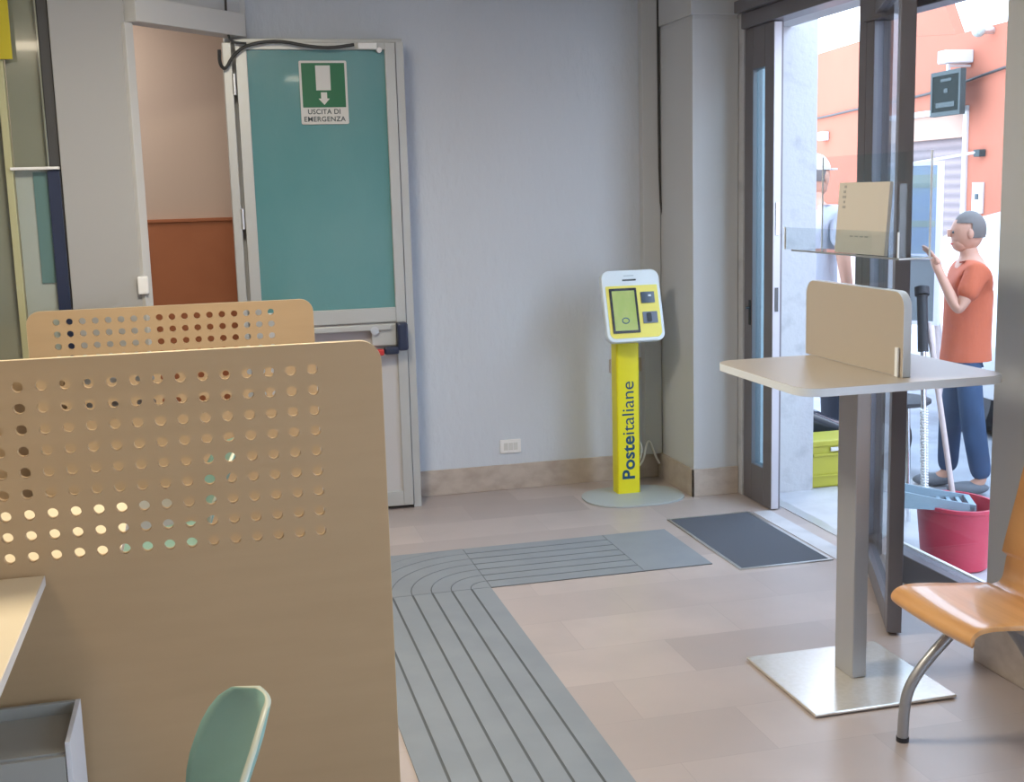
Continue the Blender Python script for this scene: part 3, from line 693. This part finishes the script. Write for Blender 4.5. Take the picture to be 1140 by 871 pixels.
MB().box((-.822, 5.78, 0), (-.792, 5.84, H - .003), .002).build('side_post', 'lit_frame', G)
MB().box((-2.55, 5.83, .9), (-.825, 5.838, H - .003)).build('side_pane', 'olive_glass', G)
MB().box((-2.55, 5.80, 0), (-.66, 5.86, .9), .003).build('counter_front', 'beech', G)
tag(MB().box((-1.15, 5.755, 2.27), (-.748, 5.768, 2.75), .002).build('yellow_sign', 'sign_yellow'), 'plain mustard yellow sign panel in the top left corner', 'sign')

# ------------------------------------------------------------------ outside: facade across the street
base = far((5.45, 8.4, 0)); u_ = Vector((.0872, .9962, 0)); n_ = Vector((-.9962, .0872, 0))   # n_ points to the street
def fy(y):                                    # unscaled facade y (as measured) -> distance along the facade
    return (y - 8.4) / .9962 * 1.2
def fz(z): return 1.65 + (z - 1.65) * 1.2
FM = Matrix(((u_.x, -n_.x, 0, base.x), (u_.y, -n_.y, 0, base.y), (0, 0, 1, 0), (0, 0, 0, 1)))   # local x along, y into the wall, z up
def fbox(mb, ya, yb, za, zb, d0, d1, bev=0): return mb.box((fy(ya), d0, fz(za)), (fy(yb), d1, fz(zb)), bev, mtx=FM)
FB = thing('orange_building', 'salmon orange building across the street with a sloping roof line', 'building', tuple(base))
def poly_f(pts): return [(fy(a), fz(b)) for a, b in pts]
t = MB().prism(poly_f([(1.0, 0), (7.955, 0), (7.955, 2.17), (9.6, 2.17), (9.6, 0), (14, 0), (14, 2.80), (9.6, 2.84), (8.11, 2.69), (1.0, 2.72)]), 'y', 0, 3)
bmesh.ops.transform(t.bm, matrix=FM, verts=t.bm.verts); t.build('wall', 'orange_wall', FB)
t = MB().prism(poly_f([(8.13, 2.693), (9.6, 2.841), (9.5, 3.25), (8.55, 3.30)]), 'y', 0, .10)
bmesh.ops.transform(t.bm, matrix=FM, verts=t.bm.verts); t.build('parapet', 'orange_wall', FB)
b_ = MB(); fbox(b_, 7.955, 9.6, 1.95, 2.13, .02, .3); b_.build('shutter_box', 'cream_box', FB)
b_ = MB(); fbox(b_, 7.90, 9.6, 2.13, 2.17, -.02, .05); fbox(b_, 7.90, 7.955, .2, 2.17, -.02, .05); b_.build('shop_surround', 'white_trim', FB)
b_ = MB(); fbox(b_, 7.955, 9.6, .28, 1.95, .12, .16); b_.build('roller_shutter', 'shutter', FB)
b_ = MB(); fbox(b_, 9.62, 13.9, .28, 1.12, -.02, 0); b_.build('plinth', 'pink_wall', FB)
b_ = MB(); fbox(b_, 9.80, 11.2, .28, 1.45, -.03, -.021); b_.build('side_door', 'pink_wall', FB)
cbp = [(fy(7.0), -.03, fz(2.42)), (fy(7.55), -.03, fz(2.375)), (fy(8.1), -.03, fz(2.32)), (fy(8.64), -.03, fz(2.285)), (fy(9.6), -.03, fz(2.27)), (fy(10.5), -.03, fz(2.24)), (fy(12), -.03, fz(2.22))]
tag(MB().tube([FM @ Vector(p) for p in cbp], .012, 8, 1).build('facade_cable', 'cable', None, True), 'dark cable strung along the orange wall across the street', 'cable')
S_ = thing('hanging_sign', 'dark square sign hanging on the orange wall beneath a white box', 'sign', tuple(FM @ Vector((fy(7.9), -.2, fz(2.25)))))
b_ = MB(); fbox(b_, 7.72, 8.10, 2.115, 2.40, -.22, -.18, .004); b_.build('board', 'sign_dark', S_)
b_ = MB(); fbox(b_, 7.70, 8.12, 2.10, 2.13, -.225, -.175); fbox(b_, 7.70, 8.12, 2.385, 2.415, -.225, -.175); fbox(b_, 7.70, 7.725, 2.13, 2.385, -.225, -.175); fbox(b_, 8.095, 8.12, 2.13, 2.385, -.225, -.175); b_.build('border', 'sign_grey', S_)
b_ = MB(); fbox(b_, 7.83, 7.98, 2.34, 2.36, -.224, -.219); fbox(b_, 7.88, 7.93, 2.26, 2.29, -.224, -.219); fbox(b_, 7.78, 8.04, 2.16, 2.195, -.224, -.219); b_.build('print', 'sign_grey', S_)
b_ = MB(); fbox(b_, 7.895, 7.925, 2.40, 2.462, -.21, -.19); fbox(b_, 7.90, 7.92, 2.44, 2.455, -.20, 0); b_.build('bracket', 'white_trim', S_)
b_ = MB(); fbox(b_, 7.86, 7.98, 2.465, 2.555, -.26, -.001, .01); tag(b_.build('alarm_box', 'white_trim'), 'small white box on the orange wall above the dark hanging sign', 'box')
lm = thing('wall_lamp', 'round glass wall lamp high on the orange wall near the pillar edge', 'lamp', tuple(FM @ Vector((fy(7.62), -.1, fz(2.66)))))
MB().sph(FM @ Vector((fy(7.62), -.13, fz(2.655))), .055).build('globe', 'pale_glass', lm, True)
MB().cyl(FM @ Vector((fy(7.62), -.1, fz(2.655))), FM @ Vector((fy(7.62), 0, fz(2.655))), .03).build('mount', 'alu', lm)
b_ = MB(); fbox(b_, 7.66, 7.80, 1.40, 1.62, -.02, -.001, .003); bx_ = b_.build('intercom', 'white_trim'); tag(bx_, 'white rectangular intercom plate on the orange wall', 'intercom')
b_ = MB(); fbox(b_, 7.71, 7.75, 1.50, 1.54, -.028, -.02, .002); b_.build('button', 'print_dark', bx_)
ar = thing('awning_arm', 'thin pale awning arm crossing the orange wall below the hanging sign', 'awning arm', tuple(FM @ Vector((fy(7.7), -.1, fz(1.83)))))
MB().tube([FM @ Vector((fy(8.75), -.35, fz(1.74))), FM @ Vector((fy(7.72), -.05, fz(1.83)))], .012, 8).build('arm', 'white_trim', ar, True)
MB().box((fy(7.66), -.06, fz(1.80)), (fy(7.74), -.001, fz(1.85)), .005, mtx=FM).build('mount', 'sign_grey', ar)
bl_ = MB(); fbox(bl_, 10.33, 10.45, 2.03, 2.11, -.08, -.001, .01); tag(bl_.build('wall_box', 'white_trim'), 'little white box low on the left part of the orange wall', 'box')

# display board outside
D_ = thing('display_board', 'white-framed blue and grey display board on legs outside the glass', 'display board', (4.35, 6.9, 0))
bdir = math.atan2(-1, .35); BM = Matrix.Translation((4.39, 6.71, 0)) @ Matrix.Rotation(R(128), 4, 'Z')
MB().box((0, -.012, .775), (.42, .012, 1.74), mtx=BM).build('backing', 'board_grey', D_)
f4 = MB().box((-.03, -.02, .75), (0, .02, 1.76), mtx=BM).box((.42, -.02, .75), (.45, .02, 1.76), mtx=BM).box((0, -.02, 1.735), (.42, .02, 1.76), mtx=BM).box((0, -.02, .75), (.42, .02, .775), mtx=BM).box((0, -.02, 1.16), (.42, .02, 1.195), mtx=BM)
f4.build('frame', 'lilac_frame', D_)
pb = MB().box((.0, .0125, 1.195), (.42, .016, 1.735), mtx=BM).build('poster', 'poster_blue', D_)
MB().box((.0, .0162, 1.60), (.42, .018, 1.68), mtx=BM).build('colour_band', 'poster_green', pb)
MB().box((.0, .0162, 1.36), (.42, .018, 1.40), mtx=BM).build('colour_band', 'poster_green', pb)
for a, b in (((-.01, -.02, .76), (-.07, -.02, -.012)), ((.40, -.02, .76), (.46, -.02, -.012)), ((-.01, -.04, .76), (-.05, -.30, -.012)), ((.40, -.04, .76), (.44, -.30, -.012))):
    MB().cyl(BM @ Vector(a), BM @ Vector(b), .017, n=12).build('leg', 'pole_pale', D_, True)

# parked car
CR = thing('parked_car', 'white car parked across the street behind the person in orange', 'car', (5.25, 6.0, 0))
body = smooth_line([(4.3, .30), (4.25, .70), (4.55, .86), (5.0, .95), (5.35, 1.38), (5.9, 1.46), (6.9, 1.44), (7.4, 1.20), (7.62, .90), (7.62, .35), (7.4, .25), (4.5, .24), (4.3, .30)], 1)
MB().prism(body, 'x', 4.78, 5.96, .03).build('body', 'car_white', CR, True)
sw = [(5.12, .98), (5.42, 1.33), (6.05, 1.37), (6.05, .98)]; sw2 = [(6.12, .98), (6.12, 1.37), (6.85, 1.35), (7.2, 1.12), (7.25, .98)]
for s_ in (sw, sw2): MB().prism(s_, 'x', 4.790, 4.802).build('side_window', 'car_glass', CR)
for y in (4.95, 6.95):
    for x in (4.79, 5.86):
        wh = MB().cyl((x, y, .27), (x + .2, y, .27), .28, n=32).build('wheel', 'black_rubber', CR, True)
        MB().cyl((x - .006, y, .27), (x, y, .27), .17, n=24).build('hubcap', 'chrome', wh)
MB().box((4.79, 7.3, .70), (4.802, 7.55, .80), .003).build('tail_lamp', 'red_plastic', CR)

# scooter and lime crate
SC = thing('motor_scooter', 'dark scooter with a red stripe behind the lime crate outside', 'scooter', (3.62, 6.42, 0))
SM = Matrix.Translation((3.25, 6.38, -.004)) @ Matrix.Rotation(R(-18), 4, 'Z') @ Matrix.Scale(.78, 4)
def sprism(mb, poly, w):
    t2 = MB().prism(poly, 'y', -w, w, .012); bmesh.ops.transform(t2.bm, matrix=SM, verts=t2.bm.verts); me = bpy.data.meshes.new('x'); t2.bm.to_mesh(me); t2.bm.free(); return mb.mesh(me)
sprism(MB(), [(-.55, .30), (-.62, .62), (-.35, .78), (.05, .76), (.15, .45), (.42, .32), (.55, .55), (.62, .95), (.70, .93), (.72, .5), (.55, .22), (-.2, .22)], .14).build('body', 'scooter', SC, True)
sprism(MB(), [(-.58, .76), (-.30, .86), (.04, .83), (.06, .77), (-.35, .74)], .13).build('seat', 'black_rubber', SC, True)
sprism(MB(), [(-.63, .66), (-.60, .70), (-.05, .60), (-.06, .56)], .150).build('stripe', 'pink_bucket', SC)
sprism(MB(), [(-.42, .42), (-.40, .56), (-.24, .56), (-.22, .42)], .155).build('side_badge', 'wringer', SC)
for x in (-.45, .62):
    wq = MB().cyl(SM @ Vector((x, -.06, .235)), SM @ Vector((x, .06, .235)), .20, n=28).build('wheel', 'black_rubber', SC, True)
    MB().cyl(SM @ Vector((x, -.065, .235)), SM @ Vector((x, .065, .235)), .10, n=20).build('hub', 'alu', wq, True)
hb = MB().tube([SM @ Vector(p) for p in ((.56, -.36, 1.10), (.62, -.12, 1.06), (.66, 0, .98), (.62, .12, 1.06), (.56, .36, 1.10))], .016, 10, 1); hb.build('handlebar', 'black_gloss', SC, True)
MB().cyl(SM @ Vector((.66, 0, .90)), SM @ Vector((.63, 0, 1.02)), .03).build('steering_stem', 'scooter', SC, True)
for sy in (-1, 1):
    mr = MB().tube([SM @ Vector((.58, sy * .26, 1.09)), SM @ Vector((.56, sy * .30, 1.24))], .007, 8).build('mirror_stalk', 'black_gloss', SC)
    MB().sph(SM @ Vector((.56, sy * .31, 1.285)), .065, (1, .35, .62), mtx=Matrix.Rotation(R(-18), 4, 'Z')).build('mirror', 'scooter', SC, True)
MB().sph(SM @ Vector((.66, 0, 1.10)), .10, (.8, 1.1, .5)).build('dashboard_cowl', 'black_gloss', SC, True)

cr = thing('plastic_crate', 'lime yellow plastic crate on the pavement outside the doorway', 'crate', (3.30, 5.98, -.004))
kb = MB().box((3.10, 5.905, -.004), (3.50, 6.12, .235), .012); kb.build('body', 'lime', cr)
MB().box((3.09, 5.895, .225), (3.51, 6.13, .262), .008).build('rim', 'lime', cr)
MB().box((3.14, 5.893, .175), (3.46, 5.904, .19), .002).box((3.10, 5.893, .06), (3.50, 5.904, .07), .002).build('rib', 'lime', cr)
MB().box((3.24, 5.887, .20), (3.34, 5.896, .222), .003).build('handle', 'sign_white', cr)

# round-topped stand outside
ST = thing('round_stand', 'small round black-topped stand with bright legs outside behind the door leaf', 'stand', (3.26, 5.28, -.004))
MB().lathe([(0, 0), (.15, 0), (.162, .008), (.162, .022), (.15, .028), (0, .028)], (3.26, 5.28, .565)).build('round_top', 'black_rubber', ST, True)
for k in range(3):
    a = R(30 + 120 * k); MB().cyl((3.26 + .10 * math.cos(a), 5.28 + .10 * math.sin(a), .565), (3.26 + .13 * math.cos(a), 5.28 + .13 * math.sin(a), -.004), .010, n=12).build('leg', 'chrome', ST, True)

# bucket with wringer
bc = (3.075, 4.50)
BK = thing('mop_bucket', 'raspberry red oval mop bucket on the pavement behind the glass', 'bucket', (bc[0], bc[1], -.004))
BZ = -.004
MB().lathe([(0, .0), (.118, .0), (.128, .01), (.150, .26), (.158, .265), (.158, .280), (.146, .280), (.122, .02), (0, .012)], (bc[0], bc[1], BZ), 48, 1.0, 1.25).build('tub', 'pink_bucket', BK, True)
wr = MB()
RM = Matrix.Translation((2.99, 4.50, BZ + .275)) @ Matrix.Rotation(R(-25), 4, 'Z')
wr.prism([(-.17, .0), (.13, -.01), (.14, .02), (-.05, .05), (-.17, .075)], 'y', -.09, -.08); wr.prism([(-.17, .0), (.13, -.01), (.14, .02), (-.05, .05), (-.17, .075)], 'y', .08, .09)
for k in range(7): wr.box((-.16 + k * .04, -.08, .0), (-.145 + k * .04, .08, .012))
wr.box((.115, -.09, -.02), (.14, .09, .02)).box((-.175, -.09, .0), (-.16, .09, .08))
bmesh.ops.transform(wr.bm, matrix=RM, verts=wr.bm.verts); wr.build('wringer', 'wringer', BK)

def stick(name, label, cat, segs, extra=None):
    """segs: (point a, point b, radius, material, part name)"""
    o = thing(name, label, cat, segs[-1][1])
    for a, b, r, m, pn in segs: MB().cyl(a, b, r, n=16).build(pn, m, o, True)
    return o
p0, p1, p2, p3, p4 = Vector((3.045, 4.755, 1.182)), Vector((3.04, 4.742, 1.15)), Vector((3.025, 4.700, .905)), Vector((3.008, 4.655, .66)), Vector((2.985, 4.58, .02))
mp_ = stick('mop', 'mop with a black capped grip and a twisted white shaft standing in the bucket', 'mop',
            [(p0, p1, .032, 'black_rubber', 'grip_cap'), (p1, p2, .023, 'black_rubber', 'grip'), (p2, p4, .012, 'chrome', 'shaft')])
sp = []
d_ = (p4 - p3)
for k in range(170):
    s = k / 169; c = p3.lerp(p4, s * .55); a = k * 1.1
    sp.append(c + Vector((.0145 * math.cos(a), .0145 * math.sin(a), 0)))
MB().tube(sp, .0045, 6).build('twisted_cord', 'white_plastic', mp_, True)
MB().cyl(p3.lerp(p4, .58), p3.lerp(p4, .95), .018, n=14).build('lower_sleeve', 'teal_plastic', mp_, True)
stick('broom', 'pale wooden handle leaning up out of the red bucket', 'broom handle', [(Vector((3.062, 4.722, 1.03)), Vector((3.135, 4.56, .10)), .0125, 'pole_pale', 'handle'), (Vector((3.135, 4.56, .10)), Vector((3.139, 4.55, .03)), .03, 'white_plastic', 'socket')])

# ------------------------------------------------------------------ people
def skin_mesh(verts, edges, name, m, parent, root=0, sub=2):
    me = bpy.data.meshes.new(name); me.from_pydata([v[0] for v in verts], edges, []); me.update()
    o = bpy.data.objects.new(name, me); COL.objects.link(o)
    o.modifiers.new('s', 'SKIN'); o.modifiers['s'].use_smooth_shade = True
    sv = me.skin_vertices[0].data
    for i, v in enumerate(verts):
        r = v[1] if isinstance(v[1], tuple) else (v[1], v[1])
        sv[i].radius = r; sv[i].use_root = (i == root)
    ss = o.modifiers.new('u', 'SUBSURF'); ss.levels = sub; ss.render_levels = sub
    dg = bpy.context.evaluated_depsgraph_get(); me2 = bpy.data.meshes.new_from_object(o.evaluated_get(dg))
    bpy.data.objects.remove(o); bpy.data.meshes.remove(me)
    return me2

def person(label, loc, rz, h, arms, shirt, trousers, cap=None, hair='hair', stride=.08):
    """built facing -Y, 1.70 m tall, then scaled and turned; arms = [(elbow, wrist) left, (elbow, wrist) right]"""
    o = thing('person', label, 'person', (0, 0, 0))
    k = h / 1.70
    MM = Matrix.Scale(k, 4)
    V, E_ = [], []
    def add(p, r, link=None):
        V.append((tuple(p), r)); i = len(V) - 1
        if link is not None: E_.append((link, i))
        return i
    pel = add((0, 0, .93), .115); bel = add((0, .005, 1.05), .110, pel); che = add((0, .01, 1.22), .125, bel)
    sho = add((0, .015, 1.37), (.13, .085), che); nk = add((0, .005, 1.46), .055, sho); hb_ = add((0, -.005, 1.53), .062, nk)
    for s in (-1, 1):
        hip = add((s * .085, 0, .86), .074, pel); kn = add((s * .105, -.01 + s * stride * .5, .48), .058, hip); an = add((s * .11, .02 + s * stride, .09), .038, kn)
        hl = add((s * .11, -.05 + s * stride, .045), .036, an); add((s * .115, -.15 + s * stride, .035), .030, hl)
    for s, (el, wr_) in zip((-1, 1), arms):
        sh_ = add((s * .18, .015, 1.375), .055, sho); e1 = add(el, .040, sh_); w1_ = add(wr_, .027, e1)
        d = (Vector(wr_) - Vector(el)).normalized(); side = Vector((0, 1, 0)).cross(d); side = side.normalized() if side.length > .1 else Vector((1, 0, 0))
        pm_ = add(Vector(wr_) + d * .07, (.038, .016), w1_)
        for q, ln in zip((-1.5, -.5, .5, 1.5), (.062, .075, .07, .055)):
            b1 = add(Vector(wr_) + d * .105 + side * q * .019, .0092, pm_); b2 = add(Vector(V[b1][0]) + d * ln * .55 + Vector((0, -.008, 0)), .0086, b1); add(Vector(V[b2][0]) + d * ln * .4 + Vector((0, -.018, 0)), .0078, b2)
        th = add(Vector(wr_) + d * .045 + side * .038, .011, pm_); add(Vector(V[th][0]) + d * .04 + side * .012, .0095, th)
    bm_ = MB().mesh(skin_mesh(V, E_, 'body', 'skin', None))
    # head: skull, jaw, nose, ears
    hc = Vector((0, -.012, 1.60))
    bm_.sph(hc, .1, (.78, .96, 1.16), 28); bm_.sph(hc + Vector((0, -.028, -.058)), .066, (.86, .95, .90), 24)
    bm_.prism([(-.012, 0), (.012, 0), (.008, .045), (-.008, .045)], 'y', -.128, -.09, .004)
    bmesh.ops.translate(bm_.bm, verts=[v for v in bm_.bm.verts if abs(v.co.x) < .02 and -.13 < v.co.y < -.085 and v.co.z < .06], vec=(0, 0, 1.575))
    for s in (-1, 1): bm_.sph(hc + Vector((s * .079, .004, -.005)), .028, (.35, .7, 1.1), 14)
    rm = bm_.bm
    bmesh.ops.transform(rm, matrix=MM, verts=rm.verts)
    body_ = bm_.build('body', 'skin', o, True)
    def piece(mb, nm, mt):
        bmesh.ops.transform(mb.bm, matrix=MM, verts=mb.bm.verts); return mb.build(nm, mt, o, True)
    for s in (-1, 1):
        piece(MB().sph(hc + Vector((s * .031, -.088, .004)), .011, (1.2, .6, .7), 12), 'eye', 'print_dark')
    piece(MB().box((-.024, -.108, 1.530), (.024, -.096, 1.537), .003), 'mouth', 'red_plastic')
    if cap:
        c = MB().sph(hc + Vector((0, .006, .034)), .104, (.83, .98, .92), 28)
        bmesh.ops.delete(c.bm, geom=[v for v in c.bm.verts if v.co.z < 1.625], context='VERTS')
        c.prism([(.085 * math.cos(a), -.06 + -.13 * math.sin(a)) for a in [k2 * PI / 12 for k2 in range(13)]], 'z', 1.632, 1.642, .002)
        piece(c, 'cap', cap)
    c = MB().sph(hc + Vector((0, .012, .014)), .1045, (.80, .96, 1.12), 28)
    bmesh.ops.delete(c.bm, geom=[v for v in c.bm.verts if (v.co.z < 1.645 and v.co.y < -.02) or v.co.z < 1.56 or v.co.y < -.088], context='VERTS')
    piece(c, 'hair', hair)
    # t-shirt
    V2, E2 = [], []
    def add2(p, r, link=None):
        V2.append((tuple(p), r)); i = len(V2) - 1
        if link is not None: E2.append((link, i))
        return i
    az = add2((0, .0, .35), .16); a0 = add2((0, .0, .68), .168, az); a1 = add2((0, .003, .88), .166, a0); a2 = add2((0, .005, 1.05), .155, a1); a3 = add2((0, .01, 1.22), .156, a2)
    a4 = add2((0, .015, 1.36), .112, a3); add2((0, .01, 1.43), (.075, .07), a4)
    for s, (el, wr_) in zip((-1, 1), arms):
        b1 = add2((s * .185, .015, 1.375), .075, a4); add2(Vector((s * .185, .015, 1.375)).lerp(Vector(el), .72), .066, b1)
    ts = MB().mesh(skin_mesh(V2, E2, 'tshirt', shirt, None, 3))
    bmesh.ops.bisect_plane(ts.bm, geom=ts.bm.verts[:] + ts.bm.edges[:] + ts.bm.faces[:], plane_co=(0, 0, .825), plane_no=(0, 0, -1), clear_outer=True)
    piece(ts, 'tshirt', shirt)
    V3, E3 = [], []
    def add3(p, r, link=None):
        V3.append((tuple(p), r)); i = len(V3) - 1
        if link is not None: E3.append((link, i))
        return i
    q0 = add3((0, 0, .93), .108)
    for s in (-1, 1):
        q1 = add3((s * .074, 0, .83), .082, q0); q2 = add3((s * .107, -.01 + s * stride * .5, .48), .078, q1); add3((s * .112, .02 + s * stride, .085), .066, q2)
    piece(MB().mesh(skin_mesh(V3, E3, 'trousers', trousers, None)), 'trousers', trousers)
    for s in (-1, 1):
        sh2 = MB().sph((s * .114, -.065 + s * stride, .042), .05, (.95, 2.55, .85), 20)
        for v in sh2.bm.verts: v.co.z = max(v.co.z, 0.0)
        piece(sh2, 'shoe', 'shoe')
    o.location = loc; o.rotation_euler = (0, 0, rz)
    return o
person('person in an orange t-shirt and blue jeans with one arm raised, outside the glass', (3.875, 5.63, -.012), R(-112), 1.47,
       [((-.24, .06, 1.12), (-.24, .04, .87)), ((.24, -.10, 1.14), (.16, -.20, 1.38))], 'orange_shirt', 'jeans')
person('person in a white t-shirt and white cap seen beside the white door reveal', (3.63, 6.86, -.004), R(118), 1.80,
       [((-.24, .05, 1.12), (-.23, -.04, .87)), ((.25, .05, 1.12), (.24, -.06, .87))], 'white_shirt', 'dark_trousers', cap='white_trim')

# ------------------------------------------------------------------ ceiling lamps, added fill lamps and light
def ceil_lamp(x, y, label, power, colr=(1, .84, .62)):
    o = thing('ceiling_lamp', label, 'ceiling lamp', (x, y, H), 'square ceiling lamps')
    MB().box((x - .31, y - .31, H - .05), (x + .31, y + .31, H - .002), .004).build('housing', 'white_plastic', o)
    MB().box((x - .29, y - .29, H - .054), (x + .29, y + .29, H - .0505)).build('diffuser', 'lamp_glow', o)
    l = bpy.data.lights.new('lamp_light', 'AREA'); l.shape = 'SQUARE'; l.size = .56; l.energy = power; l.color = colr
    lo = bpy.data.objects.new('lamp_light', l); COL.objects.link(lo); lo.parent = o; lo.location = (0, 0, -.06)
ceil_lamp(-1.25, 1.5, 'square ceiling lamp above the left desks', 14)
ceil_lamp(.05, 3.8, 'square ceiling lamp between the two beech screens', 72, (1, .90, .72))
ceil_lamp(1.2, -.4, 'unseen fill lamp added behind the camera', 10)  # unseen lamp added as weak general fill for the room
ceil_lamp(-.8, 6.75, 'unseen lamp added to brighten the corridor', 15, (1, .93, .85))  # unseen lamp added to lighten the wall behind the doorway

wd = bpy.data.worlds.new('world'); sc.world = wd; wd.use_nodes = True
nt = wd.node_tree; bg = nt.nodes['Background']
tc = nt.nodes.new('ShaderNodeTexCoord'); sx = nt.nodes.new('ShaderNodeSeparateXYZ'); nt.links.new(tc.outputs['Generated'], sx.inputs[0])
rp = nt.nodes.new('ShaderNodeValToRGB'); nt.links.new(sx.outputs['Z'], rp.inputs[0])
rp.color_ramp.elements[0].position = 0; rp.color_ramp.elements[0].color = (.80, .90, 1.08, 1)
rp.color_ramp.elements[1].position = .7; rp.color_ramp.elements[1].color = (.58, .78, 1.05, 1)
nt.links.new(rp.outputs[0], bg.inputs['Color']); bg.inputs['Strength'].default_value = 6.5

sc.cycles.use_denoising = True
sc.cycles.max_bounces = 10; sc.cycles.diffuse_bounces = 5; sc.cycles.transparent_max_bounces = 16
sc.cycles.sample_clamp_indirect = 6
vs = sc.view_settings; vs.view_transform = 'Standard'; vs.look = 'None'; vs.gamma = 1; vs.use_curve_mapping = False; vs.exposure = 0.03
